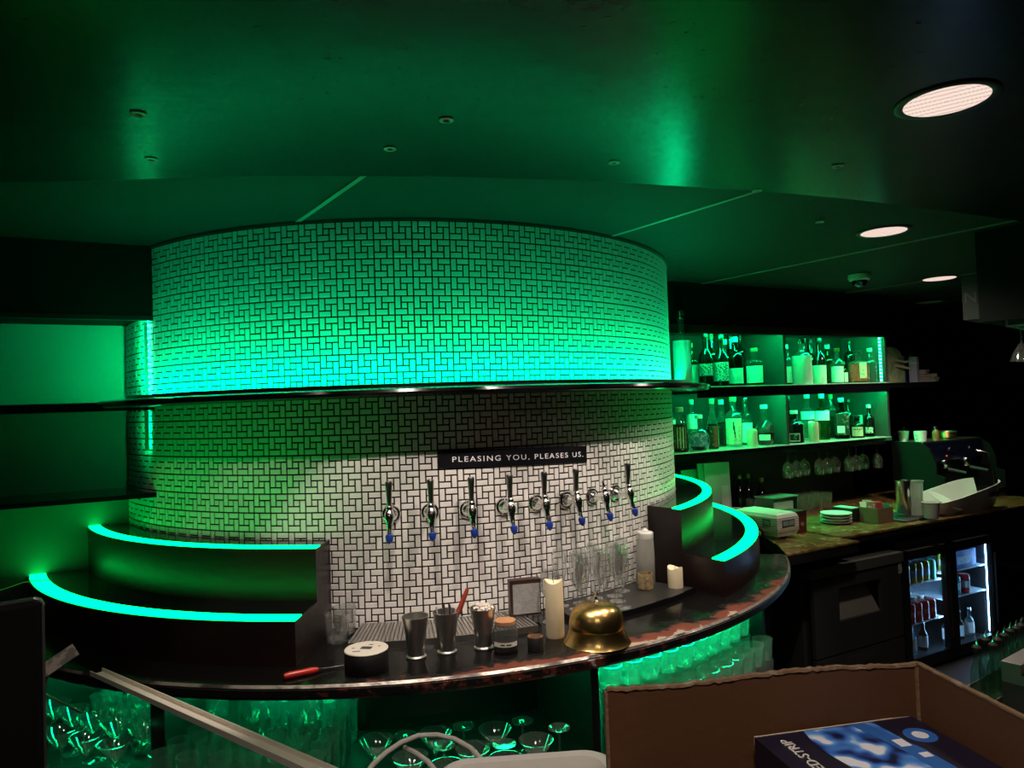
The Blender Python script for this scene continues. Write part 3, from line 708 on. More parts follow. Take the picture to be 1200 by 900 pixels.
for r in (1.70, 1.785, 1.87, 1.955, 2.04, 2.125):      # middle rack: highballs, some stacked two high
    for a in (-22.3, -19.6, -16.9, -14.2, -11.5, -8.9):
        q = pol(r + rr.uniform(-.006, .006), a + rr.uniform(-.15, .15), ZS); put(high, q, rr.uniform(0, 6), rr.random() < .0)
        if r in (1.70, 1.87) and a in (-22.3, -16.9, -11.5): 
            put(rk2, (q.x, q.y, ZS+.1515), rr.uniform(0, 6), label='short rocks glass stacked on a highball in the middle rack', group='rocks glasses stacked on highballs')
for r in (1.70, 1.795, 1.89, 2.00, 2.115):             # left rack: rocks glasses and coupes mixed
    for a in (-42.0, -38.4, -34.8, -31.2, -27.6):
        q = pol(r + rr.uniform(-.003, .003), a + rr.uniform(-.12, .12), ZS)
        if r > 1.95: put(coupe, q, 0, label='coupe glass standing in the rack under the left led step', group='coupe glasses in the left rack')
        else:
            put(rk2, q, rr.uniform(0, 6))
            if rr.random() < .8: put(rk2, q + Vector((0, 0, .0865)), rr.uniform(0, 6))
bright = proto_glass('short_glass', 'short glass', 'glass', [('vessel', open_glass([(.034, 0), (.037, .003), (.040, .04), (.043, .085)], .003), glass('bright_rack_glass', (.97, .99, .98), 2.4, .07, .11, (.88, .97, .92)), 16), ('thick_base', [(.0005, .004), (.034, .004), (.034, .016), (.0005, .014)], glass('bright_rack_glass'), 16)], None)  # milkier copy of the rack glass; extra brightness put into the material
GL = 'short glass in the bright green rack below the worn counter edge'
for r in (1.70, 1.79, 1.88, 1.97, 2.06):                # right rack: three tiers of short glasses, brightly lit
    k = 0
    while True:
        a = 18.6 + k*2.85*1.85/r + (1.3 if r in (1.79, 1.97) else 0) + rr.uniform(-.05, .05); k += 1
        if a > 44.2: break
        q = pol(r + rr.uniform(-.003, .003), a, ZS)
        for lv in range(3 if r < 2.0 else 2): put(bright, q + Vector((0, 0, .0865*lv)), rr.uniform(0, 6), label=GL, group='stacked glasses in the bright rack')

# led wire at the left step
tag(MB().tube([at(-30, 701, 1.05), at(12, 688, 1.06), at(25, 683, 1.07), at(36, 681, 1.075), at(48, 680, 1.065), at(58, 680, 1.056)], .0022, 8).build('led_wire', mat('white_wire', (.5, .5, .48), .4)), 'thin white wire feeding the left led step', 'wire')

# ================================================================== BOTTLE SHELVES
un = thing('bottle_shelf_unit', 'black open shelf unit with green led light full of bottles', 'shelf unit')
M_unit = mat('unit_paint', (.055, .058, .055), .45, bump=(12, .05))
S0, S1, SD = 1.33, 3.66, 2.53
bkbox(MB(), S0, S1+.03, NF, NW, 2.195, 2.222).build('top_board', mat('dark_wood', (0, 0, 0)), un)
bkbox(MB(), S0, S1+.03, NF-.004, NF+.012, 2.166, 2.2).build('top_lip', mat('dark_wood', (0, 0, 0)), un)
bkbox(MB(), 1.70, 4.24, NF, NW, 1.776, 1.815).build('middle_board', M_blackgloss, un)
bkbox(MB(), 1.42, 3.655, NF, NW, 1.372, 1.398).build('lower_board', M_blackgloss, un)
for z0, z1 in ((1.815, 2.195), (1.398, 1.776)):
    bkbox(MB(), SD, SD+.022, NF+.012, NW, z0, z1).build('divider', M_unit, un)
    bkbox(MB(), S1-.022, S1, NF+.012, NW, z0, z1).build('end_panel', M_unit, un)
    bkbox(MB(), S0+.1, S1-.022, NW-.006, NW, z0, z1).build('back_panel', mat('unit_back', (.007, .0075, .007), .75), un)
bkbox(MB(), 1.72, S1, NF-.002, NF+.010, 1.748, 1.777).build('middle_lip', M_blackgloss, un)
M_acr = glass('milk_acrylic', (.9, .95, .92), .5, .2, .85, (.8, .85, .8))
bkbox(MB(), 1.74, S1, NF-.006, NW-.01, 1.8152, 1.8215).build('acrylic_sheet', M_acr, un); bkbox(MB(), 1.44, S1-.02, NF-.006, NW-.01, 1.3982, 1.4045).build('acrylic_sheet', M_acr, un)
M_ledb = emis('led_tape_bottles', (0, 1, .24), 360)
for z, s_ in ((2.188, 1.0), (1.770, 1.0)):
    for a, b in ((1.76, SD-.03), (SD+.05, S1-.06)):
        MB().box((a, NF+.020, z), (b, NF+.028, z+.005), RB).build('led_tape', M_ledb, un)
led_strip('led_strip', 'vertical green led strip at the right end of the bottle shelves', bk(S1-.024, NF+.05, 1.825), bk(S1-.024, NF+.05, 2.175), -EB, emis('led_tape_end', (0, 1, .28), 3), 13, True, wd=.022)

M_bg = {'clear': glass('bottle_clear', (.93, .96, .94), 1.6, .05, .03, (.7, .8, .75)), 'green': glass('bottle_green', (.25, .5, .25), 1.4, .04, .03, (.1, .3, .1)),
        'brown': glass('bottle_brown', (.35, .16, .05), 1.4, .04, .03, (.2, .08, .02)), 'dark': mat('bottle_black', (.006, .008, .006), .08, spec=.7)}
LAB = {'white': mat('label_white', (.82, .80, .76), .6, var=(14, (.74, .72, .68), .45, .65)), 'cream': mat('label_cream', (.72, .62, .42), .6, var=(60, (.45, .37, .24), .58, .62)), 'red': mat('label_red', (.5, .05, .03), .5, var=(70, (.2, .02, .02), .55, .6)),
       'print': mat('label_print', (.7, .7, .66), .6, var=(90, (.12, .12, .12), .52, .56)), 'dark': mat('label_dark', (.02, .03, .02), .4, var=(50, (.3, .3, .25), .58, .62)), 'blue': mat('label_blue', (.1, .25, .5), .5, var=(40, (.6, .7, .7), .5, .6))}
CAPM = {'black': mat('cap_black', (.01, .01, .01), .35), 'gold': mat('cap_gold', (.6, .42, .15), .3, 1), 'white': M_white, 'cork': mat('cork', (0, 0, 0)), 'silver': M_chrome, 'red': M_red, 'green': mat('cap_green', (.05, .3, .12), .4)}
LIQ = {'amber': mat('liquid_amber', (.22, .07, .01), .1), 'dark': mat('liquid_dark', (.02, .006, .004), .1), 'pale': glass('liquid_pale', (.8, .85, .6), .5, .05, .25, (.6, .65, .4)), 'clear': glass('liquid_clear', (.9, .95, .93), .5, .05, .1, (.7, .8, .75)), 'red': mat('liquid_red', (.16, .01, .01), .1)}
SHAPE = {   # body height share, shoulder end share, neck radius share, squareness
    'std': (.60, .73, .34, None), 'wine': (.52, .72, .36, None), 'tall': (.66, .76, .32, None), 'squat': (.58, .72, .34, None), 'square': (.62, .70, .33, 5), 'round': (.50, .64, .30, None), 'flask': (.60, .74, .32, 4), 'long': (.45, .72, .36, None)}
def bottle(label, pos, H, W, shape='std', gl='clear', cap='black', lab=('white', .12, .55), liq='clear', lvl=.5, deco=None, group=None, rz=None):
    t = thing('bottle', label, 'bottle', pos, face_cam(pos) if rz is None else rz, group); R0 = W/2; hb, hs, nr, sq = SHAPE[shape]; seg = 24 if sq else 20
    hc = .92 if cap in ('cork', 'black', 'white', 'silver', 'gold', 'green', 'red') else 1
    if shape == 'round': prof = [(R0*.62, 0), (R0*.7, H*.01), (R0*.93, H*.12), (R0, H*.26), (R0*.94, H*.40), (R0*.72, H*.52), (R0*nr*1.1, H*.62), (R0*nr, H*.7), (R0*nr, H*.92)]
    elif shape == 'long': prof = [(R0*.9, 0), (R0, H*.01), (R0, H*hb*.9), (R0*.95, H*hb), (R0*.7, H*.58), (R0*.48, H*.68), (R0*nr, H*.8), (R0*nr, H*.92)]
    else: prof = [(R0*.9, 0), (R0, H*.012), (R0, H*hb*.96), (R0*.96, H*hb), (R0*.8, H*(hb+(hs-hb)*.45)), (R0*nr*1.25, H*(hb+(hs-hb)*.82)), (R0*nr, H*hs), (R0*nr, H*.90), (R0*nr*1.15, H*.905), (R0*nr*1.15, H*.92)]
    body = MB().lathe([(.0005, 0)] + prof, seg, cap=False, sq=sq).build('glass_body', M_bg[gl], t)
    if gl != 'dark':
        pl = [(r*.93, z+.003) for r, z in prof if z <= H*lvl] ; top = pl[-1]
        MB().lathe([(.0005, .004)] + pl + [(top[0], H*lvl), (.0005, H*lvl)], seg, cap=False, sq=sq).build('liquid', LIQ[liq], t)
    MB().lathe([(R0*nr*1.2, H*.895), (R0*nr*1.25, H*.90), (R0*nr*1.25, H*.99), (R0*nr*1.1, H), (.0005, H)], 16).build('cap', CAPM[cap], t)
    if lab:
        kind, z0, z1 = lab[:3]; span = lab[3] if len(lab) > 3 else 70
        if shape == 'round': 
            l = MB().patch(R0*1.012, -span*.8, span*.8, H*z0, H*z1, 10)
        else: l = MB().patch(R0*1.012, -span, span, H*z0, H*z1, 12, sq)
        lo = l.build('front_label', LAB[kind], t)
        if deco:
            for (d, a0, a1, q0, q1) in deco: MB().patch(R0*1.02, a0, a1, H*q0, H*q1, 4, sq).build('label_mark', LAB.get(d, dk), lo)
    return t
def shelf_bottle(label, x, ytop, ybase, wpx, n, zsh, **k):
    s_, zb = on_n(x, ybase, n); _, zt = on_n(x, ytop, n); d = (bk(s_, n, zsh)-CAM).dot(fw)
    return bottle(label, bk(s_, n, zsh), zt - zsh, wpx*d/FPX, **k)
F_, B_ = -.50, -.34
ZU_, ZL_ = 1.8218, 1.4048
def ub(label, x, yt, w_, n=F_, **k): return shelf_bottle(label, x, yt, 450, w_, n, ZU_, **k)
def lb_(label, x, yt, w_, n=F_, **k): return shelf_bottle(label, x, yt, 527, w_, n, ZL_, **k)
# upper shelf, from the round wall to the divider
bottle('large clear bottle with a big white label beside the round wall', bk(1.545, -.66, 1.8225), .475, .118, 'std', 'clear', 'silver', ('white', .04, .60, 62), 'clear', .5)
ub('clear bottle with a pouring spout behind the large clear bottle', 799, 372, 15, -.46, shape='std', cap='silver', lab=('white', .08, .5))
ub('squat bottle with a pale label and dark stripe', 810, 402, 18, -.36, shape='squat', gl='green', cap='green', lab=('white', .05, .5), deco=(('x', -12, 2, .05, .35),))
ub('black wine-shaped bottle with a square white label', 828, 390, 17, -.48, shape='wine', gl='dark', cap='black', lab=('print', .20, .42, 60))
ub('green bottle behind the black wine-shaped bottle', 835, 391, 14, -.34, shape='std', gl='green', cap='green', lab=None)
ub('black bottle with a tall printed label on the upper shelf', 846, 392, 17, -.49, shape='wine', gl='dark', cap='gold', lab=('print', .10, .46, 80))
ub('clear bottle with a pale neck between the printed labels', 851, 398, 14, -.35, shape='std', cap='white', lab=('white', .1, .5))
ub('dark bottle with a foil cap behind the printed label bottle', 857, 391, 14, -.29, shape='wine', gl='dark', cap='black', lab=None)
ub('bottle with a white collar and a plain white label', 863, 395, 17, -.47, shape='std', gl='brown', cap='white', lab=('white', .05, .36), liq='dark')
ub('tall dark bottle at the back before the divider', 869, 391, 13, -.28, shape='tall', gl='dark', cap='black', lab=None)
ub('square bottle with a wide white label and cork stopper', 885, 408, 21, -.48, shape='square', gl='clear', cap='cork', lab=('white', .07, .52, 44), liq='dark', lvl=.55)
# upper shelf, right of the divider
ub('slim bottle with a pale stopper against the divider', 923, 404, 12, -.44, shape='std', cap='white', lab=('white', .05, .45), liq='dark', lvl=.4)
ub('broad milky bottle with a large white label', 941, 397, 22, -.50, shape='std', gl='clear', cap='silver', lab=('white', .0, .62, 75), liq='pale', lvl=.62)
ub('dark bottle behind the broad milky bottle', 951, 398, 15, -.32, shape='wine', gl='dark', cap='black', lab=None)
ub('black bottle with a tall plain white label', 961, 396, 15, -.48, shape='wine', gl='dark', cap='black', lab=('white', .0, .40, 78))
ub('bottle with a white round stopper behind the tall white label', 971, 404, 14, -.34, shape='std', gl='green', cap='white', lab=None)
ub('rounded bottle with a gold cap and a white label', 982, 408, 15, -.47, shape='squat', gl='clear', cap='gold', lab=('white', .04, .48, 60))
ub('small jar-like bottle with a white label between taller bottles', 989, 424, 10, -.45, shape='squat', gl='green', cap='green', lab=('white', .06, .5))
ub('tall black bottle at the back of the right compartment', 997, 399, 12, -.345, shape='tall', gl='dark', cap='black', lab=None)
ub('black bottle with a wide cap behind the decanter', 1006, 402, 13, -.27, shape='square', gl='dark', cap='black', lab=None)
ub('squat square decanter with red and cream labels', 1007, 411, 22, -.50, shape='square', gl='clear', cap='black', lab=('red', .06, .58, 50), liq='amber', deco=(('cream', 6, 40, .14, .62),), lvl=.5)
ub('clear bottle with ribbed glass beside the led strip', 1021, 408, 16, -.46, shape='flask', gl='clear', cap='white', lab=None)
# lower shelf, from the round wall to the divider
lb_('slender bottle tight against the round wall', 787, 468, 12, -.36, shape='std', gl='clear', cap='white', lab=('white', .3, .6))
lb_('bottle with an arched framed label', 798, 477, 20, -.52, shape='long', gl='clear', cap='white', lab=('dark', .05, .62, 52), liq='dark', lvl=.4, deco=(('cream', -38, 38, .09, .56),))
lb_('pale tall bottle behind the patterned round bottle', 812, 468, 13, -.34, shape='std', cap='white', lab=('white', .4, .7))
lb_('round patterned bottle with a wide neck', 820, 486, 25, -.50, shape='round', gl='clear', cap='white', lab=('blue', .12, .5, 60), liq='dark', lvl=.18)
lb_('dark liqueur bottle with a narrow red upright label', 836, 467, 14, -.49, shape='long', gl='clear', cap='cork', lab=('dark', .03, .46, 30), liq='dark', lvl=.5, deco=(('red', 8, 50, .04, .46),))
lb_('dark liqueur bottle with a pale neck beside the red label', 847, 468, 14, -.375, shape='long', gl='clear', cap='white', lab=None, liq='dark', lvl=.52)
lb_('bottle with a cream label showing a dark feather', 861, 464, 19, -.47, shape='std', gl='clear', cap='cork', lab=('cream', .06, .56, 66), liq='clear', deco=(('x', -6, 4, .34, .5), ('x', 0, 9, .26, .42), ('x', 5, 12, .18, .30)))
lb_('clear bottle behind the pale shelf candle', 875, 464, 16, -.36, shape='std', gl='clear', cap='silver', lab=('white', .05, .45))
lb_('rounded flask with a small white label before the divider', 897, 474, 23, -.48, shape='round', gl='clear', cap='white', lab=('white', .12, .26, 40), liq='dark', lvl=.30, deco=(('x', 30, 55, .34, .5),))
# lower shelf, right of the divider
lb_('tall bottle with a white half-moon label behind the squat black bottle', 925, 464, 14, -.38, shape='long', gl='dark', cap='black', lab=('white', .18, .40))
lb_('squat black bottle with a small square framed label', 932, 481, 21, -.50, shape='squat', gl='dark', cap='white', lab=('white', .05, .30, 34), deco=(('dark', -28, 28, .08, .27),))
lb_('clear square bottle with a high white band', 948, 461, 15, -.40, shape='square', gl='clear', cap='white', lab=('white', .45, .62))
lb_('green square bottle with a white shoulder label', 965, 461, 16, -.44, shape='square', gl='green', cap='white', lab=('white', .42, .62), liq='clear')
lb_('slim ribbed bottle beside the green square bottle', 976, 462, 12, -.355, shape='tall', gl='clear', cap='green', lab=None, liq='dark')
lb_('dark bottle with an oval pale label', 988, 466, 16, -.49, shape='square', gl='brown', cap='white', lab=('dark', .1, .62, 60), liq='dark', deco=(('white', -32, 20, .15, .32),))
lb_('dark bottle with a thin neck behind the oval label', 996, 468, 12, -.33, shape='wine', gl='dark', cap='black', lab=None)
lb_('tall dark bottle with a small pale collar', 1002, 464, 12, -.265, shape='wine', gl='dark', cap='black', lab=None)
lb_('dark bottle with a pointed cream label', 1006, 487, 16, -.50, shape='squat', gl='dark', cap='black', lab=('cream', .08, .50, 46), deco=(('x', -34, 34, .36, .42),))
lb_('bottle with a stacked white stopper and a pale label', 1014, 470, 13, -.35, shape='std', gl='clear', cap='white', lab=('white', .28, .6), liq='dark', lvl=.25)
lb_('short dark bottle with a small printed label', 1020, 474, 12, -.50, shape='squat', gl='dark', cap='white', lab=('print', .12, .30, 40))
lb_('bottle with a large white label at the end of the lower shelf', 1034, 475, 15, -.48, shape='flask', gl='clear', cap='cork', lab=('white', .10, .52, 46), liq='clear', deco=(('x', 10, 30, .34, .5), ('x', 16, 26, .16, .22)))
def shelf_candle(label, x, w_, yt, n):
    s_, zt = on_n(x, yt, n); d = (bk(s_, n, ZL_)-CAM).dot(fw); candle(label, bk(s_, n, ZL_), w_*d/FPX/2, zt-ZL_)
shelf_candle('pale pillar candle between the feather label and the flask', 881, 12, 503, -.545)
shelf_candle('pale pillar candle in front of the clear square bottle', 953, 11, 494, -.545)

# ---- odds and ends on the end of the middle shelf
def sp(x, n, z): return bk(on_n(x, 450, n)[0], n, z)
ZM = 1.8155
p = sp(1050, -.48, ZM); t = thing('arched_board', 'rounded painted board leaning on the end of the middle shelf', 'board', p, AB)
v = [(-.09, 0), (.11, 0), (.11, .14), (.09, .21), (.05, .26), (-.01, .285), (-.09, .29)]
MB().add([(x, y, z) for y in (-.008, .008) for x, z in v], [list(range(7)), list(range(13, 6, -1))] + [[i, (i+1) % 7, 7+(i+1) % 7, 7+i] for i in range(7)]).build('panel', mat('painted_board', (.55, .6, .3), .5, var=(14, (.25, .45, .2), .4, .6)), t, smooth=0)
for z in (.115, .16):
    MB().tube([(-.02, -.012, z+.02), (.08, -.03, z+.005), (.15, -.04, z-.005 if z < .14 else z+.015)], .010, 8).build('arm', mat('cream_rod', (.7, .65, .45), .5), t)
p = sp(1057, -.40, ZM); t = thing('slim_carton', 'slim blue and white carton behind the painted board', 'carton', p, AB)
MB().box((-.05, -.03, 0), (.0, .03, .22)).build('white_half', M_white, t); MB().box((.0, -.03, 0), (.05, .03, .22)).build('blue_half', mat('carton_blue', (.05, .18, .5), .5), t)
p = sp(1068, -.40, ZM); t = thing('brass_cup', 'tall dark stand topped by a crumpled brass cup', 'cup', p)
MB().lathe([(.035, 0), (.033, .006), (.008, .012), (.007, .17), (.012, .178)], 18).build('stand', M_dkmetal, t)
MB().lathe([(.012, .176), (.036, .19), (.044, .215), (.040, .245), (.035, .25), (.039, .22), (.03, .2), (.0005, .19)], 18, cap=False).build('bowl', M_brass, t)
p = sp(1072, -.53, ZM); t = thing('slim_box', 'slim lavender cardboard box standing upright', 'box', p, AB+.2)
MB().box((-.022, -.03, 0), (.022, .03, .205)).build('carton', mat('lavender', (.42, .42, .55), .5), t); MB().box((-.0225, -.0305, .15), (.0225, .0305, .16)).build('stripe', M_white, t)
rr = random.Random(4)
for k, (x, h) in enumerate(((1081, .10), (1092, .065))):
    p = sp(x, -.50, ZM); t = thing('napkin_stack', ('taller' if k == 0 else 'shorter') + ' rumpled stack of pale napkins at the shelf end', 'napkins', p, AB+.3*k)
    for j in range(5):
        z = h*j/5; a = rr.uniform(-.4, .4); MB().box((-.045, -.04, 0), (.045, .04, h/5*.9), Matrix.Rotation(a, 3, 'Z') @ Matrix.Rotation(rr.uniform(-.06, .06), 3, 'Y'), (0, 0, z+.004)).build('napkin', mat('napkin', (.72, .62, .52), .8), t)

# ---- under the lower shelf: hanging rail with wine glasses, dark bottles, standing glasses
hr = thing('glass_rail', 'dark metal rails under the lower shelf holding stemmed glasses', 'rail')
for s_ in [2.62 + .11*k for k in range(10)]:
    for ds in (-.022, .022): bkbox(MB(), s_+ds-.004, s_+ds+.004, NF+.04, NW-.03, 1.345, 1.353).build('rail_bar', M_dkmetal, hr)
for s_ in (2.58, 3.64):
    bkbox(MB(), s_-.004, s_+.004, NF+.05, NW-.04, 1.353, 1.372).build('bracket', M_dkmetal, hr)
bkbox(MB(), 2.58, 3.64, -.50, -.49, 1.353, 1.360).build('cross_bar', M_dkmetal, hr)
hang = proto_glass('wine_glass', 'stemmed wine glass hanging upside down from the rail under the bottles', 'glass', stem_parts(.034, .085, WINE, M_glass), 'wine glasses hanging under the bottles')
for k in range(10): put(hang, bk(2.62 + .11*k, -.50 + .02*(k % 3), 1.3565), .3*k, True)
stand_ = proto_glass('straight_glass', 'plain straight glass standing on the worktop behind the plates', 'glass', [('vessel', open_glass([(.03, 0), (.032, .003), (.034, .05), (.037, .12)], .002), M_glass, 16), ('thick_base', [(.0005, .004), (.03, .004), (.03, .012), (.0005, .011)], M_glass, 16)], 'straight glasses on the worktop')
for k in range(8):
    for j in range(2): put(stand_, bk(2.35 + .095*k, -.50 + .10*j, ZT+.005), k)
for k, (x, yt, yb) in enumerate(((866, 556, 572), (876, 555, 571), (892, 560, 576))):
    s_, zt = on_n(x, yt, -.30); bottle(('dark wine bottle with a gold neck beside the leaning menus', 'dark wine bottle with a gold neck between two others', 'dark wine bottle with a bright gold neck behind the caravan')[k], bk(s_, -.30, ZT), zt-ZT, .075, 'wine', 'dark', 'gold', None)

# ================================================================== THINGS ON THE STRAIGHT WORKTOP
p = bk(2.02, -.36, ZT); t = thing('menu_stack', 'upright pale green menus leaning beside the right led step', 'menus', p, AB)
for k, (dx, h, an) in enumerate(((-.12, .36, .10), (0, .40, .06), (.03, .40, .03))):
    MB().box((-.105, -.004, 0), (.105, .004, h), Matrix.Rotation(-an, 3, 'X') @ Matrix.Rotation(.1-.1*k, 3, 'Z'), (dx, .02-.03*k, .0)).build('menu_card', mat('menu_card', (.45, .55, .48), .5), t)
MB().box((.02, -.008, .08), (.105, -.006, .24), Matrix.Rotation(-.03, 3, 'X'), (.03, -.045, 0)).build('paper_slip', M_white, t)
for k, x in enumerate((863, 876)):
    p = at(x, 611, ZT) + EB*.02*k; t = thing('paper_cup', ('white paper cup tucked behind the toy caravan', 'second white paper cup beside the toy caravan roof')[k], 'cup', p)
    MB().lathe(open_glass([(.030, 0), (.032, .002), (.041, .088), (.043, .09)], .0015), 20, cap=False).build('vessel', M_white, t)
    MB().lathe([(.0005, .004), (.029, .004)], 20, cap=False).build('bottom', M_white, t)
# toy caravan
p = at(912, 634, ZT); cv = thing('toy_caravan', 'white ribbed toy caravan with black windows and wheels', 'toy', p, .40)
LX, LY, LZ = .19, .33, .150       # end face along x, long side along y
z0 = .018
prof = [(.012, z0), (0, z0+.03), (0, z0+.105), (.012, z0+.128), (.03, z0+.136)]
b = MB(); v = [];  f = []
def cring(ins, z): return [(ins, .0+ins, z), (LX-ins, .0+ins, z), (LX-ins, LY-ins, z), (ins, LY-ins, z)]
rings = [cring(i_, z) for i_, z in prof]
v = sum(rings, []); f = [[3, 2, 1, 0], [len(v)-4, len(v)-3, len(v)-2, len(v)-1]]
for k in range(len(rings)-1):
    for i in range(4): j = (i+1) % 4; f.append([4*k+i, 4*k+j, 4*k+4+j, 4*k+4+i])
M_cv = mat('caravan_white', (.72, .70, .64), .4)
b.add(v, f).build('body', M_cv, cv, smooth=0)
rib = mat('caravan_rib', (.08, .10, .08), .5); crm = mat('caravan_cream', (.40, .38, .25), .45)
for k in range(6):
    z = z0+.036+.014*k
    MB().box((-.0008, .002, z), (.0002, LY-.002, z+.002)).build('rib', rib, cv); MB().box((.002, -.0008, z), (LX-.002, .0002, z+.002)).build('rib', rib, cv)
MB().box((-.001, .001, z0+.028), (-.0002, LY, z0+.045)).build('lower_panel', crm, cv); MB().box((.001, -.001, z0+.028), (LX, -.0002, z0+.045)).build('lower_panel', crm, cv)
for y in (.05, .24):
    wn = MB().box((-.003, y, z0+.06), (-.001, y+.055, z0+.098)).build('window_panel', dk, cv); MB().box((-.0036, y+.006, z0+.066), (-.003, y+.049, z0+.092)).build('pane', mat('window_pane', (.25, .30, .27), .2), wn)
wn = MB().box((.04, -.003, z0+.055), (.15, -.001, z0+.095)).build('window_panel', dk, cv)
for x in (.045, .098): MB().box((x, -.0036, z0+.061), (x+.047, -.003, z0+.089)).build('pane', mat('window_pane', (0, 0, 0)), wn)
for y in (.13,):
    wl = MB().lathe([(.027, 0), (.028, .002), (.028, .010), (.025, .012), (.016, .012)], 22, (.004, y, .0285), (-1, 0, 0)).build('wheel', mat('rubber', (.01, .01, .01), .6), cv)
    MB().lathe([(.016, .011), (.015, .014), (.006, .015), (.0005, .015)], 18, (.004, y, .0285), (-1, 0, 0)).build('hubcap', M_white, wl)
MB().lathe([(.027, 0), (.028, .012), (.016, .013)], 22, (LX-.004, .13, .0285), (1, 0, 0)).build('wheel', mat('rubber', (0, 0, 0)), cv)
q = bk(2.06, -.985, ZT); t = thing('maroon_box', 'dark maroon box standing behind the toy caravan', 'box', at(943, 626, ZT) + NB*.05, .40)
MB().box((-.03, -.02, 0), (.06, .10, .125)).build('box_body', mat('maroon', (.10, .008, .012), .4), t); MB().box((-.031, -.021, .105), (.061, .101, .135)).build('box_lid', mat('maroon_lid', (.03, .008, .01), .4), t)
MB().box((.005, -.0208, .045), (.035, -.0202, .065)).build('emblem', mat('emblem_grey', (.25, .16, .16), .5), t)
# napkin dispenser
p = bk(2.32, -.66, ZT+.0045); t = thing('napkin_holder', 'metal napkin holder with pale green napkins behind the caravan', 'napkin holder', p, AB)
MB().box((-.12, -.07, 0), (.12, .07, .012)).build('tray', M_dkmetal, t); MB().box((-.09, -.055, .012), (.09, .055, .135)).build('napkins', mat('napkin_green', (.5, .6, .5), .7), t)
MB().box((-.13, -.075, .165), (.12, .075, .172)).build('top_plate', M_steel, t)
for x in (-.115, .115): MB().box((x-.004, -.07, .012), (x+.004, .07, .165)).build('end_plate', M_dkmetal, t)
# plates
p = at(980, 613, ZT+.004)
for k in range(4):
    o = MB().lathe([(.06, 0), (.062, .002), (.095, .014), (.096, .017), (.09, .0165), (.06, .006), (.0005, .0055)], 36).build('side_plate', mat('plate_white', (.74, .72, .68), .3), loc=p + Vector((.002*(k % 2), 0, .0175*k)))
    tag(o, ('bottom white plate of the small stack on the worktop', 'second white plate from the bottom of the small stack', 'third white plate from the bottom of the small stack', 'top white plate of the small stack on the worktop')[k], 'plate', 'stack of white plates')
# boxes with sachets
p = at(1004, 612, ZT+.004); t = thing('dark_caddy', 'dark box caddy beside the stack of plates', 'caddy', p + EB*.02 + NB*.06, AB)
MB().box((-.045, -.05, 0), (.045, .10, .085)).build('box_body', M_black, t); MB().box((-.04, -.045, .085), (.04, .095, .089)).build('paper_top', mat('paper_teal', (.3, .5, .45), .6), t)
p = at(1024, 613, ZT+.004); t = thing('sachet_box', 'brown card box full of coloured sachets', 'box', p + EB*.068 + NB*.01, AB)
for a, b_ in (((-.075, -.05, 0), (.075, -.047, .095)), ((-.075, .10, 0), (.075, .103, .095)), ((-.075, -.05, 0), (-.072, .10, .095)), ((.072, -.05, 0), (.075, .10, .095)), ((-.075, -.05, 0), (.075, .10, .003))): MB().box(a, b_).build('side_board', mat('kraft', (.22, .14, .08), .7), t)
rr = random.Random(9)
SC = [mat('sachet_%d' % i, c, .5) for i, c in enumerate(((.6, .08, .06), (.08, .5, .3), (.7, .6, .5), (.75, .4, .3), (.6, .1, .2)))]
for k in range(14):
    o = MB().box((-.022, -.003, -.03), (.022, .003, .03), Matrix.Rotation(rr.uniform(-.5, .5), 3, 'Z') @ Matrix.Rotation(rr.uniform(-.5, .5), 3, 'X')).build('sachet', SC[k % 5], loc=t.location + EB*rr.uniform(-.045, .045) + NB*(-.03+.009*k) + Vector((0, 0, .085+rr.uniform(0, .02))))
    tag(o, ('red', 'green', 'cream', 'salmon', 'crimson')[k % 5] + ' sugar sachet sticking out of the brown card box', 'sachet', 'sachets in the card box')
# shaker, cups, mat
p = bk(3.00, -1.06, ZT+.0042); tag(MB().rbox((-.13, -.14, 0), (.16, .14, .012), .005).build('bar_mat', mat('rubber', (0, 0, 0)), loc=p, rz=AB), 'black rubber bar mat under the steel shaker', 'mat')
ZB = ZT+.0164
p = at(1060, 605, ZB); t = thing('shaker_tin', 'tall steel shaker tin on the bar mat', 'shaker', p)
MB().lathe(open_glass([(.040, 0), (.042, .003), (.050, .23), (.052, .236), (.053, .24)], .0015), 30, cap=False).build('tin', M_chrome, t)
MB().lathe([(.0415, .012), (.0432, .014), (.0432, .02), (.0415, .022)], 30, cap=False).build('band', M_steel, t)
for k, (x, h, r1) in enumerate(((1078, .23, .045), (1081, .105, .052))):
    p = at(x, 604 + 2*k, ZB); p = p + NB*(.02-.08*k); t = thing('plastic_cup', ('tall clear plastic tumbler behind the shaker', 'short white plastic tub beside the shaker')[k], 'cup', p)
    MB().lathe(open_glass([(r1*.75, 0), (r1*.8, .003), (r1, h-.006), (r1*1.07, h)], .0015), 26, cap=False).build('vessel', M_frost if k == 0 else M_white, t)
    MB().lathe([(.0005, .004), (r1*.74, .004)], 20, cap=False).build('bottom', M_frost if k == 0 else M_white, t)
    MB().lathe([(r1*1.0, h-.008), (r1*1.1, h-.004), (r1*1.1, h), (r1*1.03, h)], 26, cap=False).build('rim', M_white, t)
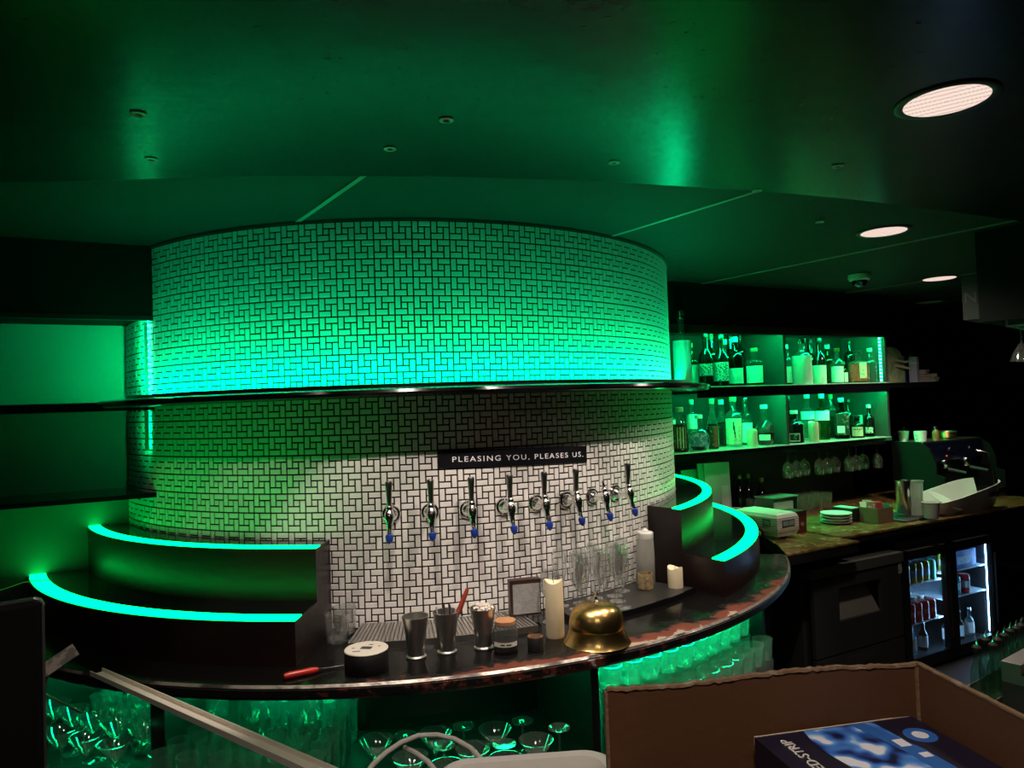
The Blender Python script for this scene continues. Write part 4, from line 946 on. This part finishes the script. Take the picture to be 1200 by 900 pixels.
# white tub lying along the worktop
p = bk(3.55, -1.112, ZT+.0045); t = thing('white_tub', 'white plastic tub with sloping rim and black handle slot', 'tub', p, AB-.05)
n = 20; v = []; f = []
def trim_h(x): return .085 + .11*max(0, (x+.36)/.72)**1.0
for k in range(n+1):
    x = -.36 + .72*k/n; e_ = 1-abs((x)/.37)**4; wd_ = .06 + .10*max(e_, 0)**.5; h = trim_h(x); bt = .03*(1-e_)
    for (y, z) in ((-wd_*.6, bt), (-wd_, h), (-wd_+.006, h), (-wd_*.58, bt+.005), (wd_*.58, bt+.005), (wd_-.006, h), (wd_, h), (wd_*.6, bt)): v.append((x, y, z))
for k in range(n):
    for i in range(8): j = (i+1) % 8; f.append([8*k+i, 8*k+j, 8*k+8+j, 8*k+8+i])
f += [list(range(8)), [8*n+i for i in range(8)][::-1]]
MB().add(v, f).build('shell', M_white, t)
MB().box((.16, -.150, .095), (.26, -.128, .125)).build('handle_slot', dk, t)
MB().lathe([(.0005, 0), (.11, .03), (.115, .033), (.1, .032), (.0005, .006)], 24, (-.16, -.02, .06), (.25, -.55, 1)).build('inner_scoop', M_white, t)

# ---- espresso machine with cups on top
p = bk(3.72, -.55, ZT+.0045); em = thing('espresso_machine', 'dark espresso machine with green lit side panel', 'coffee machine', p, AB)
DM = .50                                    # depth toward the bar, along -y
side = [(0, .0), (0, .455), (-.22, .455), (-.30, .40), (-.34, .30), (-.34, .22), (-.40, .20), (-.40, .0)]
for x in (0, .78):
    MB().add([(xx, y, z) for xx in (x, x+.02) for y, z in side], [list(range(8)), list(range(15, 7, -1))] + [[i, (i+1) % 8, 8+(i+1) % 8, 8+i] for i in range(8)]).build('side_panel', mat('machine_panel', (.006, .009, .007), .7, spec=.12), em, smooth=0)
MB().box((.02, -.24, .30), (.78, -.002, .44)).build('boiler_body', mat('machine_blue', (.02, .03, .08), .3, .6), em)
MB().box((.02, -.20, .01), (.78, -.002, .30)).build('back_body', M_black, em)
MB().box((.02, -.40, .0), (.78, -.20, .07)).build('drip_box', M_dkmetal, em)
MB().box((.02, -.24, .44), (.78, -.002, .455)).build('cup_plate', M_steel, em)
for x in (.22, .5):
    g = MB().lathe([(.03, 0), (.036, .01), (.036, .05), (.03, .06)], 20, (x, -.27, .25)).build('group_head', M_chrome, em)
    MB().tube([(x, -.30, .24), (x+.02, -.42, .22)], .014, 10, .011).build('portafilter', dk, g)
for x in (.1, .36, .62): MB().lathe([(.015, 0), (.016, .008), (.01, .012)], 14, (x, -.24, .38), (0, -1, .1)).build('button', M_chrome, em)
MB().tube([(.66, -.26, .36), (.68, -.34, .34), (.69, -.36, .22), (.69, -.37, .10)], .006, 8).build('steam_wand', M_chrome, em)
MB().lathe([(.004, 0), (.004, .002)], 10, (.30, -.243, .335), (0, -1, 0)).build('pilot_light', emis('pilot_red', (1, .12, .05), 2), em)
def on_mach(x, y, z=.4555): return em.location + EB*x + NB*y + Vector((0, 0, z))
t = thing('steel_cup', 'small steel cup on top of the espresso machine', 'cup', on_mach(.06, -.06)); MB().lathe(open_glass([(.03, 0), (.032, .003), (.042, .075), (.043, .078)], .0015), 22, cap=False).build('vessel', M_steel, t); MB().tube([(0, 0, .004), (.015, .01, .11)], .004, 8).build('spoon', M_chrome, t)
t = thing('white_mug', 'white mug on top of the espresso machine', 'mug', on_mach(.10, -.17), AB); MB().lathe(open_glass([(.035, 0), (.04, .003), (.044, .05), (.045, .078)], .003), 24, cap=False).build('vessel', M_white, t); MB().tube([(-.043, 0, .06), (-.066, 0, .055), (-.066, 0, .025), (-.042, 0, .018)], .005, 8).build('handle', M_white, t)
t = thing('spice_jar', 'small amber spice jar on top of the espresso machine', 'jar', on_mach(.28, -.18)); MB().lathe([(.024, 0), (.026, .003), (.026, .06), (.02, .072), (.017, .08)], 20).build('glass_body', mat('amber_jar', (.30, .16, .05), .3), t); MB().lathe([(.019, .08), (.02, .082), (.02, .105), (.018, .107)], 20).build('cap', M_chrome, t)
t = thing('metal_bowl', 'dented brass bowl on top of the espresso machine', 'bowl', on_mach(.50, -.13)); MB().lathe(open_glass([(.04, 0), (.06, .01), (.072, .05), (.074, .055)], .002), 24, cap=False).build('bowl_shell', M_brass, t); MB().lathe([(.074, .053), (.078, .056), (.074, .059)], 24, cap=False).build('rim', M_steel, t)

# ================================================================== UNDER THE STRAIGHT WORKTOP
FP = -1.30
im = thing('ice_machine', 'dark grey undercounter ice machine with a recessed window', 'ice machine', bk(1.85, FP, 0), AB)
M_ice = mat('ice_grey', (.045, .046, .042), .4, .3, bump=(20, .05))
MB().box((0, .07, .06), (.80, .62, .735)).build('cabinet', M_ice, im)
MB().box((-.012, -.012, .705), (.812, .6, .762)).build('lid', mat('ice_lid', (.12, .12, .11), .35, .4), im)
dr = MB(); 
for a, b_ in (((.01, -.005, .26), (.22, .02, .69)), ((.60, -.005, .26), (.79, .02, .69)), ((.22, -.005, .26), (.60, .02, .44)), ((.22, -.005, .63), (.60, .02, .69))): dr.box(a, b_)
d_ = dr.build('upper_door', M_ice, im)
MB().add([(.22, .014, .44), (.60, .014, .44), (.52, .060, .63), (.22, .060, .63)], [[0, 1, 2, 3]]).build('scoop_panel', mat('ice_window', (.28, .25, .22), .35, .3, bump=(18, .2)), d_, smooth=0)
MB().box((.01, -.005, .06), (.79, .02, .25)).build('lower_door', M_ice, im); MB().box((.25, -.007, .17), (.56, -.004, .225)).build('grip_slot', dk, im)
MB().box((.765, -.0065, .635), (.80, -.0055, .70)).build('sticker', mat('sticker', (.5, .5, .48), .5, var=(160, (.05, .05, .05), .5, .55)), im)
fr = thing('display_fridge', 'black two-door drinks fridge lit cold white inside', 'fridge', bk(2.672, FP, 0), AB)
WF, HF = 1.00, .755
for a, b_, nm in (((0, .04, .02), (.03, .60, HF), 'side_board'), ((WF-.03, .04, .02), (WF, .60, HF), 'side_board'), ((0, .57, .02), (WF, .60, HF), 'back_board'), ((0, .04, .02), (WF, .60, .06), 'base'), ((0, .04, HF-.03), (WF, .60, HF), 'top')):
    MB().box(a, b_).build(nm, mat('fridge_liner', (.55, .57, .6), .5) if nm == 'back_board' else M_black, fr)
M_fl = emis('fridge_tube', (.30, .62, 1.0), 100)
for i, (x0, x1) in enumerate(((.0, .485), (.495, WF))):
    d_ = MB().box((x0, 0, .02), (x0+.055, .035, HF)).box((x1-.05, 0, .02), (x1, .035, HF)).box((x0, 0, HF-.055), (x1, .035, HF)).box((x0, 0, .02), (x1, .035, .09)).build('glass_door', M_black, fr)
    MB().box((x0+.055, .012, .09), (x1-.05, .018, HF-.055)).build('pane', M_pane, d_)
    MB().box((x1-.030, -.012, .16), (x1-.022, .0, HF-.12)).build('handle', M_dkmetal, d_)
    MB().box((x1-.012 if i == 0 else x1-.040, .040, .10), (x1-.006 if i == 0 else x1-.034, .046, HF-.06)).build('light_tube', M_fl, fr)
shz = ((.52, .275), (.545, .375))
for i, (x0, x1) in enumerate(((.03, .48), (.50, WF-.03))):
    for z in shz[i]: MB().box((x0, .06, z-.008), (x1, .56, z)).build('wire_shelf', mat('fridge_shelf', (.6, .65, .7), .3), fr)
def fpos(x, y, z): return fr.location + EB*x + NB*y + Vector((0, 0, z))
def can(label, x, y, z, m1, m2, txt=None, h=.122, r=.033, group=None):
    t = thing('drink_can', label, 'can', fpos(x, y, z), AB-.45, group)
    MB().lathe([(r*.8, 0), (r, .006), (r, h-.012), (r*.82, h-.002), (r*.8, h), (.0005, h-.003)], 20).build('body', m1, t)
    l = MB().patch(r*1.01, -85, 85, h*.30, h*.66, 10).build('band', m2, t)
    if txt:
        me = text_mesh(txt, .034, .0003)
        for q in me.vertices: a = q.co.x/r; q.co = Vector((r*1.03*math.sin(a), -r*1.03*math.cos(a), h*.48+q.co.y))
        me.materials.clear(); me.materials.append(mat('can_text', (.85, .82, .8), .5)); o = bpy.data.objects.new('can_text', me); COL.objects.link(o); o.parent = l
    return t
cy, cb = mat('can_yellow', (.75, .6, .06), .35), mat('can_bluewhite', (.45, .62, .75), .4, var=(50, (.75, .8, .85), .5, .55))
for k in range(5): can('yellow can with a pale blue band on the upper fridge shelf', .085 + .068*k, .10, .52, cy, cb, group='yellow cans in the fridge')
can('green can beside the yellow cans', .425, .10, .52, mat('can_green', (.02, .35, .2), .35), mat('can_green2', (.04, .3, .2), .4))
cr, crb = mat('can_red', (.30, .03, .02), .35), mat('can_redband', (.34, .05, .03), .4)
for k in range(5): can('dark red can lettered TE on the lower fridge shelf', .095 + .072*k, .085, .275, cr, crb, 'TE', group='red cans lettered TE')
for k in range(5):
    for j in range(2):
        t = thing('yoghurt_pot', 'small white-lidded pot behind the red cans', 'pot', fpos(.09+.075*k, .17+.085*j, .275), 0, 'white-lidded pots in the fridge')
        MB().lathe([(.025, 0), (.033, .10), (.034, .12)], 16).build('pot', M_frost, t); MB().lathe([(.035, .118), (.036, .12), (.036, .127), (.034, .129)], 16).build('lid', M_white, t)
can('lime yellow can on the top shelf behind the second door', .60, .11, .545, mat('can_lime', (.65, .7, .05), .35), cb, h=.115, r=.04)
t = thing('blue_carton', 'blue drinks carton in the fridge behind the second door', 'carton', fpos(.78, .12, .545), AB); MB().box((-.11, -.05, 0), (.11, .05, .12)).build('carton_body', mat('carton_blue2', (.12, .2, .55), .4), t); MB().box((-.1, -.0506, .03), (.05, -.0502, .08)).build('printed_panel', cb, t)
for k in range(2): can('dark green can behind the second fridge door', .60 + .08*k, .10, .375, mat('can_dgreen', (.01, .14, .10), .35), mat('can_silver', (.4, .5, .5), .3), h=.125, r=.037, group='dark green cans in the fridge')
can('red can beside the dark green cans', .78, .10, .375, mat('can_red2', (.4, .02, .03), .35), mat('can_silver', (0, 0, 0)), h=.125, r=.04)
for k, x in enumerate((.12, .24, .36, .62, .76, .88)):
    bottle(('brown bottle standing on the fridge floor', 'clear bottle standing on the fridge floor')[k % 2], fpos(x, .13, .0605), .19, .06, 'wine', ('brown', 'clear')[k % 2], 'silver', ('white', .12, .5), group='bottles on the fridge floor')

# ================================================================== THE NEAR BAR AND WHAT LIES ON IT
ZN = 1.10
nb = thing('near_bar', 'black near bar counter carrying the cardboard box and till screen', 'bar')
MB().box((-1.7, -4.05, ZN-.05), (.84, -3.27, ZN)).build('bar_top', M_blackgloss, nb); MB().box((-1.66, -3.98, 0), (.80, -3.36, ZN-.05)).build('bar_base', M_black, nb)
# cardboard box, its left side torn low
ZX = 1.34; A = at(711, 808, ZX); B = at(1078, 776, ZX)
bx = thing('cardboard_box', 'open brown cardboard box with torn rim', 'box', (A.x, A.y, ZN+.0005), math.atan2(B.y-A.y, B.x-A.x))
LB = (B-A).length; HB = ZX-ZN; DB = .34; T = .006
rr = random.Random(8)
def torn(x0, x1, n=70, amp=.0016):
    return [(x0+(x1-x0)*k/n, HB + rr.uniform(-amp, amp*.6) - .003*math.sin(k*.11)) for k in range(n+1)]
tp = torn(0, LB); n = len(tp)
v = [(x, y, z) for y in (0, T) for (x, z) in [(0, 0), (LB, 0)] + tp[::-1]]; m_ = n+2
MB().add(v, [list(range(m_)), list(range(2*m_-1, m_-1, -1))] + [[i, (i+1) % m_, m_+(i+1) % m_, m_+i] for i in range(m_)]).build('back_panel', M_card, bx, smooth=0)
v = []; f = []
for k, (x, z) in enumerate(tp):
    w_ = rr.uniform(.0, .0015); v += [(x, -.0010-w_, z-.0022), (x, T+.0010+w_, z-.0022), (x, T+.0008, z+.0014), (x, -.0008, z+.0014)]
for k in range(n-1):
    for i in range(4): j = (i+1) % 4; f.append([4*k+i, 4*k+j, 4*k+4+j, 4*k+4+i])
f += [[0, 1, 2, 3], [4*n-1, 4*n-2, 4*n-3, 4*n-4]]
MB().add(v, f).build('torn_rim', M_cardedge, bx)
MB().box((LB-T, -DB, 0), (LB, 0, HB-.002)).build('right_panel', M_card, bx)
MB().box((LB-T-.0008, -DB, HB-.003), (LB+.0008, 0, HB)).build('right_rim', M_cardedge, bx)
MB().box((0, -DB, 0), (T, 0, .03)).build('left_panel', M_card, bx); MB().box((0, -DB, 0), (LB, -DB+T, .05)).build('front_panel', M_card, bx)
MB().box((0, -DB, 0), (LB, T, .004)).build('bottom_panel', M_card, bx)
MB().box((-.003, -.001, .03), (.001, T+.001, HB-.004)).build('left_edge', M_cardedge, bx)
MB().box((LB-T-.003, -.004, .02), (LB-T, .0, HB-.006)).build('corner_seam', M_cardedge, bx)
# led strip carton inside
ZQ = 1.262; a_ = at(884, 864, ZQ); b_ = at(1068, 839, ZQ); c_ = at(916, 902, ZQ)
rz = math.atan2(b_.y-a_.y, b_.x-a_.x); lx = (b_-a_).length
lc = thing('led_carton', 'dark blue printed carton of led strip lying in the cardboard box', 'carton', (a_.x, a_.y, ZN+.0055), rz)
HQ = ZQ-ZN-.0055; LD = .27
MB().box((0, -LD, 0), (lx, 0, HQ)).build('carton_body', mat('carton_navy', (.012, .010, .028), .35, bump=(15, .05)), lc)
MB().box((.0, -.001, HQ-.012), (lx, .0015, HQ+.0006)).build('white_edge', mat('carton_edge', (.6, .5, .42), .6), lc)
def b_print(nt, b):
    tc = nt.nodes.new('ShaderNodeTexCoord').outputs['Object']
    n1 = noise(nt, tc, 26, 1); c = ramp(nt, [(.38, (.008, .012, .06)), (.45, (.03, .12, .5)), (.55, (.10, .35, .85)), (.62, (.85, .88, .95))], n1)
    nt.links.new(c, b.inputs['Base Color']); b.inputs['Roughness'].default_value = .3
M_print = node_mat('carton_picture', b_print)
MB().prism([(.075, -.004), (.185, -.004), (.19, -.05), (.20, -LD+.01), (.10, -LD+.01), (.065, -.05)], HQ+.0003, HQ+.0009).build('printed_picture', M_print, lc, smooth=0)
MB().prism([(.150, -.004), (.172, -.004), (.196, -.09), (.205, -LD+.02), (.178, -LD+.02), (.168, -.09)], HQ+.001, HQ+.0014).build('printed_band', mat('print_blue', (.03, .15, .5), .3), lc, smooth=0)
MB().lathe([(.011, 0), (.0005, .0005)], 16, (.222, -.055, HQ+.0006)).build('printed_glow', mat('print_white', (.85, .85, .9), .4), lc)
MB().lathe([(.022, 0), (.0005, .0002)], 16, (.222, -.055, HQ+.0003)).build('printed_halo', mat('print_blue', (0, 0, 0)), lc)
for (x, y, w_, h) in ((.172, -.06, .016, .02), (.18, -.10, .014, .012)): MB().box((x, y-h, HQ+.0014), (x+w_, y, HQ+.0018)).build('printed_tile', mat('print_white', (0, 0, 0)), lc)
text_obj('LED-STRIP', .021, mat('print_text', (.8, .78, .72), .5), lc, (.034, -.068, HQ+.0012), (0, 0, PI/2), name='carton_text')
# white bin left of the box
c = at(622, 889, 1.19); t = thing('white_bin', 'white plastic tub with rolled rim on the near bar', 'tub', (c.x-.014, c.y-.10, ZN+.0005), -.06)
def rrect(w_, d_, r, n=6):
    P = []
    for (cx, cy, a0) in ((w_-r, d_-r, 0), (-w_+r, d_-r, 90), (-w_+r, -d_+r, 180), (w_-r, -d_+r, 270)):
        for k in range(n+1): a = R_(a0+90*k/n); P.append((cx+r*math.cos(a), cy+r*math.sin(a)))
    return P
rings = [(rrect(.105, .09, .03), .0), (rrect(.122, .107, .035), .075), (rrect(.130, .115, .04), .082), (rrect(.132, .117, .04), .088), (rrect(.126, .111, .038), .092), (rrect(.117, .102, .034), .088), (rrect(.114, .099, .033), .078), (rrect(.100, .085, .028), .006)]
v = []; f = []; k_ = len(rings[0][0])
for P, z in rings: v += [(x, y, z) for x, y in P]
for q in range(len(rings)-1):
    for i in range(k_): j = (i+1) % k_; f.append([q*k_+i, q*k_+j, (q+1)*k_+j, (q+1)*k_+i])
f += [list(range(k_))[::-1], [(len(rings)-1)*k_+i for i in range(k_)]]
MB().add(v, f).build('tub_shell', M_white, t); MB().box((-.08, -.07, .006), (.08, .07, .03)).build('folded_cloth', mat('napkin', (0, 0, 0)), t)
# looped white strap
zl = 1.17
pts = [at(424, 915, zl), at(436, 897, zl), at(452, 882, zl+.004), at(470, 870, zl+.01), at(490, 862, zl+.014), at(512, 861, zl+.014), at(533, 866, zl+.01), at(552, 877, zl+.005), at(564, 890, zl), at(573, 912, zl-.006)]
tag(MB().tube(pts, .0042, 8).build('white_strap', mat('strap_white', (.6, .57, .52), .5)), 'looped white plastic strap beside the white tub', 'strap')
pts = [at(474, 876, zl-.01), at(488, 883, zl-.012), at(502, 893, zl-.014), at(516, 910, zl-.02)]
tag(MB().tube(pts, .0042, 8).build('white_strap', mat('strap_white', (0, 0, 0))), 'short loose end of white strap under the loop', 'strap')
# aluminium channel leaning from the near bar to the ring counter
P0 = pol(2.04, -36.0, ZT+.012); P0 = at(113, 789, ZT+.012); P1 = CAM + ray(372, 905)*1.72
d = (P1-P0); t = thing('led_channel', 'pale aluminium led channel leaning across the glass racks', 'channel', P0)
ax = d.normalized(); sx = ax.cross(Vector((0, 0, 1))).normalized(); sz = sx.cross(ax); rm = Matrix((sx, ax, sz)).transposed()
L_ = d.length*1.25
M_alu = mat('aluminium', (.78, .72, .62), .45, .05)
MB().box((-.019, 0, -.002), (.019, L_, .001), rm).build('channel_floor', M_alu, t)
for x in (-.019, .0165): MB().box((x, 0, .001), (x+.0025, L_, .013), rm).build('channel_side', M_alu, t)
# till screen at the left
q = CAM + ray(49, 701)*1.42
t = thing('till_screen', 'black back of a till screen with a pale metal rim', 'screen', (q.x, q.y, ZN+.0005), face_cam(q)+.12)
zt_ = q.z-ZN; 
MB().rbox((-.42, -.012, .03), (0, .012, zt_), .008).build('screen_back', mat('screen_black', (.004, .004, .004), .6, spec=.2), t)
MB().box((-.40, -.006, zt_-.0005), (-.012, .006, zt_+.003)).build('rim', M_steel, t); MB().box((-.001, -.006, .06), (.003, .006, zt_-.012)).build('rim', M_steel, t)
MB().tube([(-.012, 0, zt_+.0013), (-.003, 0, zt_-.003), (.001, 0, zt_-.012)], .004, 8).build('rim_corner', M_steel, t)
MB().box((-.30, -.09, 0), (-.10, .06, .008)).build('foot', M_dkmetal, t); MB().box((-.23, -.0, .008), (-.17, .015, .08)).build('neck', M_dkmetal, t)
MB().box((-.42, -.06, 0), (.005, .06, .03)).build('base_block', mat('screen_black', (0, 0, 0)), t)
q = CAM + ray(70, 774)*1.9; t = thing('grey_tag', 'grey printed card clipped above the left glass rack', 'card', q, 0); t.rotation_euler = (R_(60), R_(-30), .4)
MB().box((-.035, -.014, 0), (.035, .014, .004)).build('card_face', mat('grey_tag', (.35, .31, .27), .5, var=(60, (.15, .13, .12), .5, .55)), t)
MB().tube([(-.02, 0, .002), (-.06, -.03, -.03), (-.06, -.06, -.25)], .003, 6).build('stem', M_dkmetal, t)

# ---- hanging cabinet with stemware at the upper right
g0 = Vector((2.70, -1.295, 0)); gx = Vector((math.cos(-.72), math.sin(-.72), 0))
gc = thing('hanging_cabinet', 'dark green-black cabinet hanging from the ceiling with a glass rail', 'cabinet', (g0.x, g0.y, 2.062), -.98)
M_cab = mat('cabinet_dark', (.004, .005, .0045), .8, spec=.15)
MB().box((0, 0, 0), (1.5, .42, ZCEIL+.008-2.062)).build('cabinet_body', M_cab, gc)
sd_ = MB().box((-.075, .03, .02), (-.001, .40, .235)).build('side_box', mat('cabinet_green', (.004, .010, .005), .7), gc)
text_obj('N', .075, dk, sd_, (-.040, .0285, .125), (PI/2, 0, 0), name='letter')
for y in (.04, .16, .28, .40): MB().box((.10, y-.004, -.03), (1.45, y+.004, -.024)).build('rail_bar', M_steel, gc)
for x in (.10, .55, 1.0, 1.4): MB().box((x-.004, .04, -.03), (x+.004, .40, -.024)).build('cross_bar', M_steel, gc); MB().box((x-.004, .036, -.03), (x+.004, .044, 0)).build('hanger', M_steel, gc); MB().box((x-.004, .396, -.03), (x+.004, .404, 0)).build('hanger', M_steel, gc)
hang2 = proto_glass('wine_glass', 'stemmed glass hanging upside down under the hanging cabinet', 'glass', stem_parts(.036, .085, [(.004, 0), (.012, .006), (.036, .045), (.05, .085), (.051, .088)], M_glass), 'glasses under the hanging cabinet')
rot = Matrix.Rotation(-.98, 3, 'Z')
for k in range(6):
    for y in (.10, .22):
        put(hang2, rot @ Vector((.14 + .115*k, y, -.024)) + Vector((g0.x, g0.y, 2.062)), k, True)

# ---- speed rail bottles and sink at the lower right
ZR = .40
rl = thing('speed_rail', 'steel speed rail holding bottles with pouring spouts', 'rail', at(1140, 800, ZR)*0)
tops = [(1144, 748), (1154, 739), (1163, 745), (1168, 739), (1176, 734), (1183, 729), (1190, 726), (1196, 723)]
HBt = .30; pts = [at(x, y, ZR+HBt) for x, y in tops]
for k, p in enumerate(pts):
    q = Vector((p.x, p.y, ZR)) 
    t = thing('spirit_bottle', 'green-tinged spirit bottle with a steel pourer in the speed rail', 'bottle', q, 0, 'bottles in the speed rail')
    H = HBt-.045
    MB().lathe([(.0005, 0), (.027, .001), (.029, .006), (.029, H*.58), (.026, H*.66), (.016, H*.78), (.0135, H*.84), (.0135, H)], 18, cap=False).build('glass_body', glass('rail_glass', (.55, .72, .6), 1.6, .05, .04, (.3, .5, .4)), t)
    MB().lathe([(.014, H-.01), (.017, H), (.018, H+.008), (.012, H+.015), (.006, H+.018)], 14).build('collar', dk, t)
    MB().tube([(0, 0, H+.014), (.002, 0, H+.032), (.008, 0, H+.045)], .0048, 8, .003).build('pourer', M_chrome, t)
u = (pts[-1]-pts[0]); u.z = 0; ul = u.length; u.normalize(); w_ = Vector((u.y, -u.x, 0))
rm = Matrix((u, -w_, Vector((0, 0, 1)))).transposed()
o0 = Vector((pts[0].x, pts[0].y, 0))
MB().box((-.08, -.065, ZR-.006), (ul+.10, .065, ZR-.0005), rm, o0).build('tray', M_steel, rl)
MB().box((-.08, -.069, ZR-.006), (ul+.10, -.065, ZR+.07), rm, o0).build('front_lip', M_steel, rl)
MB().box((-.08, .065, ZR-.006), (ul+.10, .069, ZR+.07), rm, o0).build('back_lip', M_steel, rl)
k0 = at(1163, 772, .64) + w_*.03; sk = thing('sink_bench', 'stainless sink bench corner beside the speed rail', 'sink', (k0.x, k0.y, 0), math.atan2(u.y, u.x))
MB().box((0, -.60, .0), (.9, 0, .56)).build('bench_body', M_dkmetal, sk)
MB().box((-.01, -.61, .60), (.9, -.0, .64)).build('rim', M_steel, sk) if False else None
for a, b in (((0, -.07, .56), (1.0, 0, .64)), ((0, -.6, .56), (.05, -.07, .60))): MB().box(a, b).build('rim', M_steel, sk)
MB().box((.06, -.55, .575), (.80, -.10, .590)).build('drainer_frame', M_steel, sk)
for k in range(12): MB().box((.10+.055*k, -.51, .590), (.125+.055*k, -.14, .594)).build('drainer_bar', M_black, sk)
